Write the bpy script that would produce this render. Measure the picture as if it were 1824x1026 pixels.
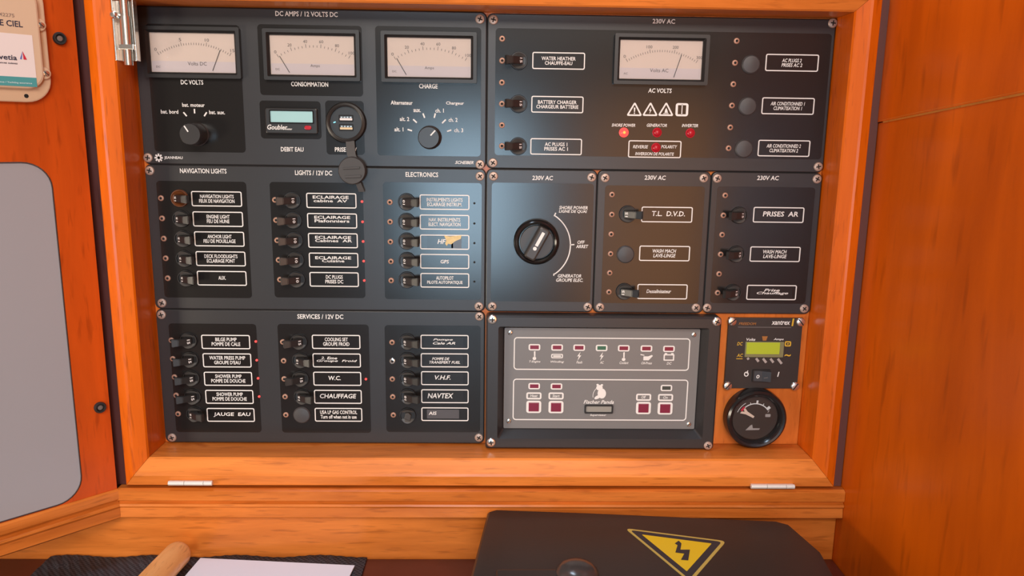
import bpy, bmesh, math, random
from mathutils import Matrix, Vector
random.seed(4)
sc = bpy.context.scene
for o in list(bpy.data.objects): bpy.data.objects.remove(o)
COL = sc.collection
# ------------------------------------------------------------------ camera
FPX = 1370.0
CAM = Vector((0.00658, -0.68818, 0.02725))
PITCH, ROLL, YAW = -0.192998, -0.013930, -0.025793
R3 = (Matrix.Rotation(YAW, 3, 'Z') @ Matrix.Rotation(PITCH, 3, 'X') @ Matrix.Rotation(ROLL, 3, 'Y'))
cam = bpy.data.cameras.new('camera'); camo = bpy.data.objects.new('camera', cam); COL.objects.link(camo)
cam.sensor_width = 36.0; cam.lens = 36.0 * FPX / 1824.0; cam.clip_start = 0.02; cam.clip_end = 50
camo.matrix_world = Matrix.Translation(CAM) @ (R3 @ Matrix.Rotation(math.pi / 2, 3, 'X')).to_4x4()
sc.camera = camo
# ------------------------------------------------------------------ light
w = bpy.data.worlds.new('cabin_ambient'); sc.world = w; w.use_nodes = True
w.node_tree.nodes['Background'].inputs[0].default_value = (1.0, 0.72, 0.52, 1)
w.node_tree.nodes['Background'].inputs[1].default_value = 0.13
def area(name, loc, target, sx, sy, power, color):
    l = bpy.data.lights.new(name, 'AREA'); l.shape = 'RECTANGLE'; l.size = sx; l.size_y = sy
    l.energy = power; l.color = color
    o = bpy.data.objects.new(name, l); COL.objects.link(o); o.location = loc
    o.rotation_euler = (Vector(target) - Vector(loc)).to_track_quat('-Z', 'Y').to_euler(); return o
area('cabin_window_daylight', (-0.09, -2.5, -0.21), (-0.09, 0, -0.21), 0.42, 0.62, 12.0, (0.54, 0.80, 1.0))
area('companionway_daylight', (0.05, -2.1, 0.98), (0.0, 0, -0.1), 1.5, 0.7, 29.0, (1.0, 0.90, 0.81))
area('saloon_bounce_fill', (0.74, -2.3, -0.32), (0.2, 0, -0.1), 0.85, 1.0, 7.2, (1.0, 0.42, 0.15))  # added area lamp standing in for warm bounce from the unseen saloon
area('deck_hatch_daylight', (-0.30, -0.17, 1.20), (-0.24, -0.12, -0.35), 0.40, 0.16, 6.5, (0.64, 0.82, 1.0))
area('port_side_fill', (-0.95, -0.75, -0.27), (0.33, -0.22, -0.33), 0.30, 0.25, 5.2, (1.0, 0.86, 0.68))  # unseen fill light added to brighten the lower right wall
vs = sc.view_settings
vs.view_transform = 'Standard'; vs.look = 'None'; vs.gamma = 1.0; vs.use_curve_mapping = False; vs.exposure = 0.26

# ------------------------------------------------------------------ pixel -> place
def ray(px, py): return R3 @ Vector(((px - 912) / FPX, 1, -(py - 513) / FPX))
class Fr:
    """a vertical face of the place: origin, turn about Z; local x right, z up, -y out of the face"""
    def __init__(s, origin, rz=0.0):
        s.o = Vector(origin); s.rz = rz
        s.M = Matrix.Rotation(rz, 3, 'Z'); s.Mi = s.M.transposed()
    def uv(s, px, py, y=0.0):
        c = s.Mi @ (CAM - s.o); d = s.Mi @ ray(px, py); t = (y - c.y) / d.y; p = c + t * d
        return (p.x, p.z)

# ------------------------------------------------------------------ materials
MATS = {}
def mat(name, col, rough=0.5, metal=0.0, spec=0.5, coat=0.0, emit=None, es=0.0, bump=None, var=0.0, vscale=40.0):
    if name in MATS: return MATS[name]
    m = bpy.data.materials.new(name); m.use_nodes = True; nt = m.node_tree; b = nt.nodes['Principled BSDF']
    b.inputs['Base Color'].default_value = (*col, 1); b.inputs['Roughness'].default_value = rough
    b.inputs['Metallic'].default_value = metal; b.inputs['Specular IOR Level'].default_value = spec
    b.inputs['Coat Weight'].default_value = coat
    if emit: b.inputs['Emission Color'].default_value = (*emit, 1); b.inputs['Emission Strength'].default_value = es
    tc = nt.nodes.new('ShaderNodeTexCoord')
    nz = nt.nodes.new('ShaderNodeTexNoise'); nz.inputs['Scale'].default_value = vscale; nz.inputs['Detail'].default_value = 4
    nt.links.new(tc.outputs['Object'], nz.inputs['Vector'])
    if var:
        mx = nt.nodes.new('ShaderNodeMix'); mx.data_type = 'RGBA'
        mx.inputs[6].default_value = (*[c * (1 - var) for c in col], 1); mx.inputs[7].default_value = (*[min(1, c * (1 + var)) for c in col], 1)
        nt.links.new(nz.outputs['Fac'], mx.inputs[0]); nt.links.new(mx.outputs[2], b.inputs['Base Color'])
    if bump:
        n2 = nt.nodes.new('ShaderNodeTexNoise'); n2.inputs['Scale'].default_value = bump[0]
        nt.links.new(tc.outputs['Object'], n2.inputs['Vector'])
        bp = nt.nodes.new('ShaderNodeBump'); bp.inputs['Strength'].default_value = bump[1]; bp.inputs['Distance'].default_value = 0.0004
        nt.links.new(n2.outputs['Fac'], bp.inputs['Height']); nt.links.new(bp.outputs[0], b.inputs['Normal'])
    MATS[name] = m; return m
def wood(name, dark, light, stretch, rough=0.33, coat=0.35, scale=60.0):
    if name in MATS: return MATS[name]
    m = bpy.data.materials.new(name); m.use_nodes = True; nt = m.node_tree; b = nt.nodes['Principled BSDF']
    N = nt.nodes.new; L = nt.links.new
    tc = N('ShaderNodeTexCoord'); mp = N('ShaderNodeMapping'); mp.inputs['Scale'].default_value = stretch
    L(tc.outputs['Object'], mp.inputs['Vector'])
    n1 = N('ShaderNodeTexNoise'); n1.inputs['Scale'].default_value = scale; n1.inputs['Detail'].default_value = 6; n1.inputs['Roughness'].default_value = 0.6; n1.inputs['Distortion'].default_value = 0.5
    n2 = N('ShaderNodeTexNoise'); n2.inputs['Scale'].default_value = scale * 0.14; n2.inputs['Detail'].default_value = 3
    n3 = N('ShaderNodeTexNoise'); n3.inputs['Scale'].default_value = scale * 6; n3.inputs['Detail'].default_value = 2
    for n in (n1, n2, n3): L(mp.outputs[0], n.inputs['Vector'])
    ad = N('ShaderNodeMath'); ad.operation = 'MULTIPLY_ADD'; ad.inputs[1].default_value = 0.55
    L(n1.outputs['Fac'], ad.inputs[0])
    m2 = N('ShaderNodeMath'); m2.operation = 'MULTIPLY'; m2.inputs[1].default_value = 0.45; L(n2.outputs['Fac'], m2.inputs[0]); L(m2.outputs[0], ad.inputs[2])
    cr = N('ShaderNodeValToRGB'); e = cr.color_ramp.elements
    e[0].position = 0.33; e[0].color = (*dark, 1); e[1].position = 0.66; e[1].color = (*light, 1)
    L(ad.outputs[0], cr.inputs[0])
    st = N('ShaderNodeValToRGB'); s = st.color_ramp.elements; s[0].position = 0.28; s[0].color = (0.55, 0.5, 0.48, 1); s[1].position = 0.42; s[1].color = (1, 1, 1, 1)
    L(n3.outputs['Fac'], st.inputs[0])
    mx = N('ShaderNodeMix'); mx.data_type = 'RGBA'; mx.blend_type = 'MULTIPLY'; mx.inputs[0].default_value = 0.55
    L(cr.outputs[0], mx.inputs[6]); L(st.outputs[0], mx.inputs[7]); L(mx.outputs[2], b.inputs['Base Color'])
    b.inputs['Roughness'].default_value = rough; b.inputs['Specular IOR Level'].default_value = 0.25; b.inputs['Coat Weight'].default_value = coat * 0.4; b.inputs['Coat Roughness'].default_value = 0.18
    bp = N('ShaderNodeBump'); bp.inputs['Strength'].default_value = 0.12; bp.inputs['Distance'].default_value = 0.0006
    L(n1.outputs['Fac'], bp.inputs['Height']); L(bp.outputs[0], b.inputs['Normal'])
    MATS[name] = m; return m
W_D, W_L = (0.56, 0.088, 0.002), (0.80, 0.150, 0.003)
WOOD_H = wood('varnished_wood_grain_across', (0.44, 0.105, 0.010), (0.88, 0.270, 0.050), (0.10, 1.0, 1.0))
WOOD_V = wood('varnished_wood_grain_upright', W_D, W_L, (1.0, 1.0, 0.10))
WOOD_W = wood('veneer_wall', (0.40, 0.060, 0.001), (0.74, 0.130, 0.002), (1.0, 1.0, 0.16), scale=16)
WOOD_R = wood('red_mahogany', (0.40, 0.050, 0.004), (0.68, 0.095, 0.007), (1.0, 1.0, 0.14), scale=40)
WOOD_J = wood('dark_jamb', (0.07, 0.026, 0.024), (0.10, 0.036, 0.032), (1.0, 1.0, 0.1))
WOOD_P = wood('pale_beech', (0.60, 0.27, 0.085), (0.80, 0.42, 0.16), (1.0, 0.12, 1.0), coat=0.5, scale=90)
PLATE = mat('panel_plate', (0.030, 0.029, 0.031), 0.33, var=0.08, bump=(1800, 0.06))
FIELD = mat('panel_overlay_film', (0.013, 0.012, 0.012), 0.20, var=0.05)
BLACK = mat('black_plastic', (0.016, 0.015, 0.015), 0.38)
BLACKG = mat('glossy_black_plastic', (0.013, 0.012, 0.012), 0.16)
LEVER = mat('lever_plastic', (0.024, 0.023, 0.023), 0.30)
PLUG = mat('blank_plug_plastic', (0.055, 0.053, 0.055), 0.45)
VOID = mat('dark_recess', (0.006, 0.005, 0.005), 0.8)
PRINT = mat('white_print', (0.82, 0.80, 0.78), 0.5)
INK = mat('black_ink', (0.03, 0.03, 0.035), 0.6)
GREYINK = mat('grey_ink', (0.13, 0.11, 0.105), 0.6)
SCREW = mat('screw_metal', (0.46, 0.34, 0.28), 0.42, metal=0.45)
STEEL = mat('bright_steel', (0.74, 0.72, 0.68), 0.24, metal=0.95)
HINGE = mat('hinge_steel', (0.78, 0.76, 0.72), 0.35, metal=0.25)
COPPER = mat('copper_rivet', (0.42, 0.23, 0.16), 0.45, metal=0.3)
DIAL = mat('dial_card', (0.70, 0.56, 0.48), 0.55)
DIALB = mat('dial_card_foot', (0.62, 0.53, 0.53), 0.55)
LEDON = mat('led_red_on', (0.6, 0.02, 0.02), 0.3, emit=(1.0, 0.07, 0.06), es=1.3)
LEDHOT = mat('led_orange_core', (0.9, 0.2, 0.05), 0.3, emit=(1.0, 0.22, 0.03), es=1.8)
LEDOFF = mat('led_red_unlit', (0.48, 0.016, 0.03), 0.25)
LEDGREEN = mat('led_green_unlit', (0.03, 0.13, 0.075), 0.35)
LEDMAG = mat('lens_magenta', (0.21, 0.014, 0.045), 0.3)
LCD = mat('lcd_blue_green', (0.33, 0.55, 0.56), 0.25, emit=(0.35, 0.62, 0.62), es=0.12, var=0.06, vscale=60)
LCDG = mat('lcd_lime', (0.36, 0.42, 0.03), 0.3, emit=(0.45, 0.55, 0.03), es=0.12)
GREYPL = mat('grey_control_plate', (0.19, 0.185, 0.185), 0.36, var=0.04)
YEL = mat('yellow_print', (0.66, 0.40, 0.03), 0.5)
ORG = mat('orange_print', (0.36, 0.14, 0.03), 0.5)
STICK = mat('yellow_sticker', (0.80, 0.56, 0.02), 0.35)
GOLDEDGE = mat('sticker_edge_yellow', (0.55, 0.42, 0.10), 0.4)
BEIGE = mat('beige_plastic', (0.66, 0.45, 0.29), 0.42)
BEIGE2 = mat('beige_lid_plastic', (0.70, 0.50, 0.34), 0.42)
LABELW = mat('white_label', (0.84, 0.74, 0.71), 0.45)
TEAL = mat('teal_print', (0.07, 0.33, 0.34), 0.5)
REDP = mat('red_print', (0.62, 0.02, 0.05), 0.5)
BLUEP = mat('blue_print', (0.10, 0.16, 0.50), 0.5)
NAVY = mat('navy_print', (0.03, 0.03, 0.06), 0.5)
GREYLAM = mat('grey_laminate', (0.37, 0.355, 0.375), 0.28, var=0.03, vscale=6)
PAPER = mat('white_paper', (0.80, 0.86, 0.98), 0.7, var=0.01)
RUBBER = mat('black_rubber', (0.018, 0.017, 0.017), 0.6)
COVER = mat('black_moulded_cover', (0.022, 0.019, 0.018), 0.40, bump=(300, 0.15), var=0.15, vscale=14)
CHEST = mat('table_top', (0.10, 0.018, 0.010), 0.35, var=0.2)
TAPE = mat('label_tape', (0.016, 0.015, 0.015), 0.22)
TAPEG = mat('grey_label_tape', (0.085, 0.08, 0.085), 0.3)
PEEL = mat('torn_tape_glue', (0.72, 0.56, 0.28), 0.7, var=0.25, vscale=400)
USBW = mat('usb_tongue_white', (0.80, 0.72, 0.70), 0.4)
USBY = mat('usb_tongue_yellow', (0.72, 0.55, 0.32), 0.4)
BLUELED = mat('blue_led', (0.1, 0.5, 0.7), 0.3, emit=(0.25, 0.8, 1.0), es=1.2)
def pane_mat():
    m = bpy.data.materials.new('clear_pane'); m.use_nodes = True; nt = m.node_tree; nt.nodes.clear()
    o = nt.nodes.new('ShaderNodeOutputMaterial'); mx = nt.nodes.new('ShaderNodeMixShader'); fr = nt.nodes.new('ShaderNodeFresnel'); fr.inputs[0].default_value = 1.42
    t = nt.nodes.new('ShaderNodeBsdfTransparent'); g = nt.nodes.new('ShaderNodeBsdfGlossy'); g.inputs['Roughness'].default_value = 0.12
    nt.links.new(fr.outputs[0], mx.inputs[0]); nt.links.new(t.outputs[0], mx.inputs[1]); nt.links.new(g.outputs[0], mx.inputs[2]); nt.links.new(mx.outputs[0], o.inputs[0]); return m
PANE = pane_mat()
def mat_weave():
    m = bpy.data.materials.new('nonslip_weave'); m.use_nodes = True; nt = m.node_tree; b = nt.nodes['Principled BSDF']
    tc = nt.nodes.new('ShaderNodeTexCoord'); w1 = nt.nodes.new('ShaderNodeTexChecker'); w1.inputs['Scale'].default_value = 420
    w1.inputs[1].default_value = (0.014, 0.013, 0.018, 1); w1.inputs[2].default_value = (0.05, 0.048, 0.058, 1)
    nt.links.new(tc.outputs['Object'], w1.inputs['Vector']); nt.links.new(w1.outputs[0], b.inputs['Base Color']); b.inputs['Roughness'].default_value = 0.8
    return m
WEAVE = mat_weave()

# ------------------------------------------------------------------ mesh makers (metres; x right, z up, -y towards viewer)
def finish(bm, name, smooth=False):
    bmesh.ops.recalc_face_normals(bm, faces=bm.faces)
    me = bpy.data.meshes.new(name); bm.to_mesh(me); bm.free()
    if smooth:
        for p in me.polygons: p.use_smooth = True
        try: me.set_sharp_from_angle(angle=math.radians(35))
        except Exception: pass
    return me
def rr(x0, x1, z0, z1, r, n=5):
    r = min(r, (x1 - x0) / 2 - 1e-6, (z1 - z0) / 2 - 1e-6); pts = []
    for cx, cz, a in ((x1 - r, z1 - r, 0), (x0 + r, z1 - r, 90), (x0 + r, z0 + r, 180), (x1 - r, z0 + r, 270)):
        for i in range(n + 1):
            t = math.radians(a + 90 * i / n); pts.append((cx + r * math.cos(t), cz + r * math.sin(t)))
    return pts
def rrc(wd, h, r, n=5): return rr(-wd / 2, wd / 2, -h / 2, h / 2, r, n)
def circ(r, n=24, cx=0, cz=0): return [(cx + r * math.cos(2 * math.pi * i / n), cz + r * math.sin(2 * math.pi * i / n)) for i in range(n)]
def p_prism(bm, loop, y0, y1, bev=0.0, mi=0):
    """solid of outline `loop` from y0 (back) to y1 (front); bev = front edge chamfer"""
    n = len(loop); cx = sum(p[0] for p in loop) / n; cz = sum(p[1] for p in loop) / n
    rings = [(y0, 0.0)]
    s = -1 if y1 < y0 else 1
    if bev: rings += [(y1 - s * bev, 0.0), (y1 - s * bev * 0.3, bev * 0.3), (y1, bev)]
    else: rings += [(y1, 0.0)]
    R = []
    xs = [p[0] for p in loop]; zs = [p[1] for p in loop]; hw = (max(xs) - min(xs)) / 2; hh = (max(zs) - min(zs)) / 2
    mx = (max(xs) + min(xs)) / 2; mz = (max(zs) + min(zs)) / 2
    for y, ins in rings:
        fx = (hw - ins) / hw if hw else 1; fz = (hh - ins) / hh if hh else 1
        R.append([bm.verts.new((mx + (a - mx) * fx, y, mz + (b - mz) * fz)) for a, b in loop])
    fs = []
    for a, b in zip(R[:-1], R[1:]):
        for i in range(n): fs.append(bm.faces.new((a[i], a[(i + 1) % n], b[(i + 1) % n], b[i])))
    fs.append(bm.faces.new(R[0])); fs.append(bm.faces.new(R[-1]))
    for f in fs: f.material_index = mi
def p_ring(bm, outer, inner, y0, y1, y1i=None, mi=0):
    n = len(outer); yi = y1 if y1i is None else y1i
    O0 = [bm.verts.new((a, y0, b)) for a, b in outer]; O1 = [bm.verts.new((a, y1, b)) for a, b in outer]
    I0 = [bm.verts.new((a, y0, b)) for a, b in inner]; I1 = [bm.verts.new((a, yi, b)) for a, b in inner]
    for A, B in ((O0, O1), (O1, I1), (I1, I0), (I0, O0)):
        for i in range(n):
            f = bm.faces.new((A[i], A[(i + 1) % n], B[(i + 1) % n], B[i])); f.material_index = mi
def p_lathe(bm, prof, n=28, mi=None, cx=0, cz=0):
    """prof = [(radius, y)] turned about the y axis"""
    R = []
    for r, y in prof:
        if r < 1e-7: R.append([bm.verts.new((cx, y, cz))])
        else: R.append([bm.verts.new((cx + r * math.cos(2 * math.pi * i / n), y, cz + r * math.sin(2 * math.pi * i / n))) for i in range(n)])
    for k, (a, b) in enumerate(zip(R[:-1], R[1:])):
        for i in range(n):
            j = (i + 1) % n
            if len(a) == 1 and len(b) == 1: continue
            if len(a) == 1: f = bm.faces.new((a[0], b[j], b[i]))
            elif len(b) == 1: f = bm.faces.new((a[i], a[j], b[0]))
            else: f = bm.faces.new((a[i], a[j], b[j], b[i]))
            if mi: f.material_index = mi[k]
def p_box(bm, x0, x1, y0, y1, z0, z1, mi=0):
    v = [bm.verts.new(p) for p in ((x0, y0, z0), (x1, y0, z0), (x1, y1, z0), (x0, y1, z0), (x0, y0, z1), (x1, y0, z1), (x1, y1, z1), (x0, y1, z1))]
    for q in ((0, 1, 2, 3), (4, 5, 6, 7), (0, 1, 5, 4), (1, 2, 6, 5), (2, 3, 7, 6), (3, 0, 4, 7)):
        bm.faces.new([v[i] for i in q]).material_index = mi
def p_flat(bm, loop, y): bm.faces.new([bm.verts.new((a, y, b)) for a, b in loop])
def p_sector(bm, cx, cz, r0, r1, a0, a1, y, n=16):
    for i in range(n):
        t0 = math.radians(a0 + (a1 - a0) * i / n); t1 = math.radians(a0 + (a1 - a0) * (i + 1) / n)
        bm.faces.new([bm.verts.new((cx + r * math.cos(t), y, cz + r * math.sin(t))) for r, t in ((r0, t0), (r1, t0), (r1, t1), (r0, t1))])
def p_bar(bm, ax, az, bx, bz, wd, y):
    d = Vector((bx - ax, bz - az)); d.normalize(); nx, nz = -d.y * wd / 2, d.x * wd / 2
    p_flat(bm, [(ax + nx, az + nz), (bx + nx, bz + nz), (bx - nx, bz - nz), (ax - nx, az - nz)], y)
def prism(loop, y0, y1, bev=0.0, name='m'): bm = bmesh.new(); p_prism(bm, loop, y0, y1, bev); return finish(bm, name)
def ringm(outer, inner, y0, y1, y1i=None): bm = bmesh.new(); p_ring(bm, outer, inner, y0, y1, y1i); return finish(bm, 'm')
def lathe(prof, n=28, mi=None): bm = bmesh.new(); p_lathe(bm, prof, n, mi); return finish(bm, 'm', True)
def bev_box(x0, x1, y0, y1, z0, z1, b=0.001, seg=2):
    bm = bmesh.new(); p_box(bm, x0, x1, y0, y1, z0, z1)
    bmesh.ops.bevel(bm, geom=list(bm.edges), offset=b, segments=seg, affect='EDGES', profile=0.6); return finish(bm, 'm')
def tube(pts, r, n=10, rad=None):
    bm = bmesh.new(); R = []; up = Vector((0, 0, 1)); pts = [Vector(p) for p in pts]
    for i, p in enumerate(pts):
        d = (pts[min(i + 1, len(pts) - 1)] - pts[max(i - 1, 0)]).normalized()
        a = d.cross(up)
        if a.length < 1e-4: a = d.cross(Vector((1, 0, 0)))
        a.normalize(); b = d.cross(a); k = rad[i] if rad else r
        R.append([bm.verts.new(p + a * k * math.cos(2 * math.pi * j / n) + b * k * math.sin(2 * math.pi * j / n)) for j in range(n)])
    for a, b in zip(R[:-1], R[1:]):
        for i in range(n): bm.faces.new((a[i], a[(i + 1) % n], b[(i + 1) % n], b[i]))
    bm.faces.new(R[0]); bm.faces.new(R[-1]); return finish(bm, 'm', True)

# ------------------------------------------------------------------ objects
ABS = {}
def add(name, me, mats, parent=None, loc=(0, 0, 0), rot=None, label=None):
    """a part: loc is in the thing's own space, whatever the level"""
    o = bpy.data.objects.new(name, me); COL.objects.link(o)
    if not isinstance(mats, (list, tuple)): mats = [mats]
    if not me.materials:
        for m in mats: me.materials.append(m)
    loc = Vector(loc)
    if parent is not None:
        o.parent = parent; o.location = loc - ABS.get(parent.name, Vector((0, 0, 0)))
    else: o.location = loc
    ABS[o.name] = loc
    if rot: o.rotation_euler = rot
    if label: o['label'] = label
    return o
def thing(name, label, cat, loc=(0, 0, 0), rz=0.0, group=None):
    o = bpy.data.objects.new(name, None); COL.objects.link(o); o.empty_display_size = 0.02
    o.location = loc; o.rotation_euler = (0, 0, rz); o['label'] = label; o['category'] = cat
    if group: o['group'] = group
    ABS[o.name] = Vector((0, 0, 0)); return o
def tag(o, label, cat, group=None):
    o['label'] = label; o['category'] = cat
    if group: o['group'] = group
    return o
def struct(o): o['kind'] = 'structure'; ABS[o.name] = Vector((0, 0, 0)); return o
# text: fitted into a box of width x height, centred, lying in the face
def text_mesh(s, wd, ht, slant=0.0, bold=0.018):
    cu = bpy.data.curves.new('t', 'FONT'); cu.body = s; cu.size = 1; cu.resolution_u = 2; cu.offset = bold; cu.fill_mode = 'FRONT'; cu.shear = slant
    ob = bpy.data.objects.new('t', cu); me = bpy.data.meshes.new_from_object(ob)
    xs = [v.co.x for v in me.vertices]; ys = [v.co.y for v in me.vertices]
    x0, x1, y0, y1 = min(xs), max(xs), min(ys), max(ys)
    sx = wd / (x1 - x0); sy = ht / max(1e-6, (y1 - y0)); cx, cy = (x0 + x1) / 2, (y0 + y1) / 2
    for v in me.vertices: v.co = ((v.co.x - cx) * sx, 0, (v.co.y - cy) * sy)
    me.materials.clear(); bpy.data.objects.remove(ob); bpy.data.curves.remove(cu); return me
def T(parent, fr, s, px, py, wpx, hpx, y=-0.0006, m=None, name='lettering', slant=0.0, bold=0.018):
    a = fr.uv(px - wpx / 2, py, y); b = fr.uv(px + wpx / 2, py, y); c = fr.uv(px, py - hpx / 2, y); d = fr.uv(px, py + hpx / 2, y)
    return add(name, text_mesh(s, b[0] - a[0], c[1] - d[1], slant, bold), m or PRINT, parent, ((a[0] + b[0]) / 2, y, (c[1] + d[1]) / 2))
def Tm(parent, s, x, z, wd, ht, y, m, slant=0.0, name='lettering', bold=0.0):
    return add(name, text_mesh(s, wd, ht, slant, bold), m, parent, (x, y, z))

# ================================================================== THE SETTING
FY = -0.037
S = math.sqrt(0.5)
# wall behind the hinged frame, and the board below the rail
me = bev_box(-0.75, 0.3310, 0.045, 0.065, -0.42, 0.75, 0.001); struct(add('wall_back', me, WOOD_J))
me = bev_box(-0.60, 0.3322, -0.026, -0.004, -0.40, -0.312, 0.0008); struct(add('baseboard_back', me, WOOD_H))
# grooved rail below the frame
def rail_mesh(x0, x1, m0=0.0, m1=0.0):
    prof = [(-0.004, -0.2868), (-0.0355, -0.2868), (-0.0385, -0.2885), (-0.0385, -0.2975), (-0.0365, -0.2990), (-0.0360, -0.3000), (-0.0385, -0.3012), (-0.0390, -0.3030), (-0.0375, -0.3048),
            (-0.0368, -0.3055), (-0.0378, -0.3140), (-0.0350, -0.3162), (-0.004, -0.3162)]
    bm = bmesh.new(); A = [bm.verts.new((x0 + m0 * y, y, z)) for y, z in prof]; B = [bm.verts.new((x1 + m1 * y, y, z)) for y, z in prof]
    n = len(prof)
    for i in range(n): bm.faces.new((A[i], A[(i + 1) % n], B[(i + 1) % n], B[i]))
    bm.faces.new(A); bm.faces.new(B); return finish(bm, 'm')
t22 = math.tan(math.radians(22.5))
struct(add('trim_1', rail_mesh(-0.3288, 0.3322), WOOD_H))
# left bulkhead: an angled face that runs out towards the viewer
LW = Fr((-0.3288, FY, 0.0), math.radians(45)); LROT = (0, 0, math.radians(45))
def wall_with_hole(x0, x1, z0, z1, hole, y0, y1):
    bm = bmesh.new(); outer = [(x1, z1), (x0, z1), (x0, z0), (x1, z0)]
    for y in (y0, y1):
        E = []
        for lp in (outer, hole):
            vv = [bm.verts.new((a, y, b)) for a, b in lp]; E += [bm.edges.new((vv[i], vv[(i + 1) % len(vv)])) for i in range(len(vv))]
        bmesh.ops.triangle_fill(bm, use_beauty=True, use_dissolve=False, edges=E)
    bm.verts.ensure_lookup_table()
    k = len(outer) + len(hole)
    for off, lp in ((0, outer), (len(outer), hole)):
        n = len(lp)
        for i in range(n): bm.faces.new([bm.verts[j] for j in (off + i, off + (i + 1) % n, k + off + (i + 1) % n, k + off + i)])
    return finish(bm, 'm')
hole = rr(-0.42, -0.0270, -0.2866, 0.0035, 0.021, 8)
wl = struct(add('wall_left', wall_with_hole(-0.60, 0.0, -0.2868, 0.75, hole, 0.018, 0.0), WOOD_R, None, LW.o, LROT))
# angled rail continuing the moulding
def rail_left():
    bm = bmesh.new()
    prof = [(0.03, -0.2868), (-0.0010, -0.2868), (-0.0022, -0.2885), (-0.0022, -0.2960), (-0.0004, -0.2985), (-0.0002, -0.3000), (-0.0024, -0.3012), (-0.0028, -0.3030), (-0.0014, -0.3048),
            (-0.0008, -0.3055), (-0.0016, -0.3140), (0.001, -0.3162), (0.03, -0.3162)]
    A = [bm.verts.new((-0.60, y, z)) for y, z in prof]; B = [bm.verts.new((0.0 - y * t22, y, z)) for y, z in prof]; n = len(prof)
    for i in range(n): bm.faces.new((A[i], A[(i + 1) % n], B[(i + 1) % n], B[i]))
    bm.faces.new(A); bm.faces.new(B); return finish(bm, 'm')
struct(add('trim_2', rail_left(), WOOD_H, None, LW.o, LROT))
# jamb strips seen in the narrow gaps beside the frame
struct(add('trim_3', bev_box(-0.345, -0.3222, -0.0290, 0.045, -0.2866, 0.75, 0.0006), WOOD_J))
struct(add('trim_4', bev_box(0.3222, 0.3322, -0.0290, 0.045, -0.2866, 0.75, 0.0006), mat('jamb_plum', (0.13, 0.046, 0.036), 0.5)))
struct(add('trim_5', bev_box(-0.3220, 0.3220, -0.0300, 0.045, 0.1560, 0.75, 0.0006), WOOD_V))
# right wall: veneer boards meeting on a slanting joint
RW = Fr((0.3325, -0.037, 0.0), math.radians(-90)); RROT = (0, 0, math.radians(-90))
wr = struct(add('wall_right', bev_box(-0.08, 0.42, 0.0045, 0.020, -0.45, 0.75, 0.0005), WOOD_W, None, RW.o, RROT))
a = RW.uv(1573, 217); b = RW.uv(1824, 166); sl = (b[1] - a[1]) / (b[0] - a[0])
def board(lo, hi, y0, y1, cham, m, nm):
    bm = bmesh.new(); p_prism(bm, [(0.42, hi(0.42)), (-0.08, hi(-0.08)), (-0.08, lo(-0.08)), (0.42, lo(0.42))], y0, y1)
    o = add(nm, finish(bm, 'm'), m, wr); return o
jz = lambda u: a[1] + sl * u
o = board(lambda u: -0.45, lambda u: jz(u) - 0.0004, 0.0045, 0.0, 0, WOOD_W, 'veneer_board')
o = board(lambda u: jz(u) + 0.0004, lambda u: 0.75, 0.0045, -0.0012, 0, WOOD_W, 'veneer_board')
bm = bmesh.new()
n = 24; prev = None
for i in range(n + 1):   # paler wood strip along the joint
    u = 0.42 * i / n; hgt = 0.0010 + 0.0007 * math.sin(7 * u + 1) ** 2
    cur = [bm.verts.new((u, -0.0013, jz(u) + hgt)), bm.verts.new((u, -0.0002, jz(u) - 0.0010))]
    if prev: bm.faces.new((prev[0], cur[0], cur[1], prev[1]))
    prev = cur
add('pale_edge', finish(bm, 'm'), wood('pale_edge_wood', (0.55, 0.19, 0.03), (0.72, 0.30, 0.06), (1, 1, 0.3)), wr)

# ================================================================== HINGED WOODEN FRAME
XI0, XI1, ZI0, ZI1 = -0.3005, 0.3015, -0.2588, 0.1325
door = thing('panel_door', 'varnished orange wood hinged frame surrounding the whole electrical control board', 'frame', (0, 0, ZI0 - 0.027))
dz = -(ZI0 - 0.027)
PROF = [(0.0, 0.004), (0.0, -0.0315), (0.0012, -0.0330), (0.0105, -0.0375), (0.0125, -0.0380), (0.0145, -0.0373), (0.0205, -0.0350), (0.0215, -0.0335), (0.0215, 0.012), (0.0, 0.012)]
def frame_rail(side):
    bm = bmesh.new(); A = []; B = []
    wd = {'b': 1.22, 't': 1.0}.get(side, 1.0)
    for t, y in PROF:
        tb = t * 1.22; tl = t
        if side == 'b': pa, pb = (XI0 - tl, ZI0 - tb), (XI1 + tl, ZI0 - tb)
        if side == 't': pa, pb = (XI0 - tl, ZI1 + t), (XI1 + tl, ZI1 + t)
        if side == 'l': pa, pb = (XI0 - tl, ZI0 - tb), (XI0 - tl, ZI1 + t)
        if side == 'r': pa, pb = (XI1 + tl, ZI0 - tb), (XI1 + tl, ZI1 + t)
        e = 0.00015
        if side in 'bt': pa = (pa[0] + e, pa[1]); pb = (pb[0] - e, pb[1])
        else: pa = (pa[0], pa[1] + e); pb = (pb[0], pb[1] - e)
        A.append(bm.verts.new((pa[0], y, pa[1] + dz))); B.append(bm.verts.new((pb[0], y, pb[1] + dz)))
    n = len(A)
    for i in range(n): bm.faces.new((A[i], A[(i + 1) % n], B[(i + 1) % n], B[i]))
    bm.faces.new(A); bm.faces.new(B); return finish(bm, 'm')
for sd in 'btlr': add('frame_rail', frame_rail(sd), WOOD_H if sd in 'bt' else WOOD_V, door)
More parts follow.
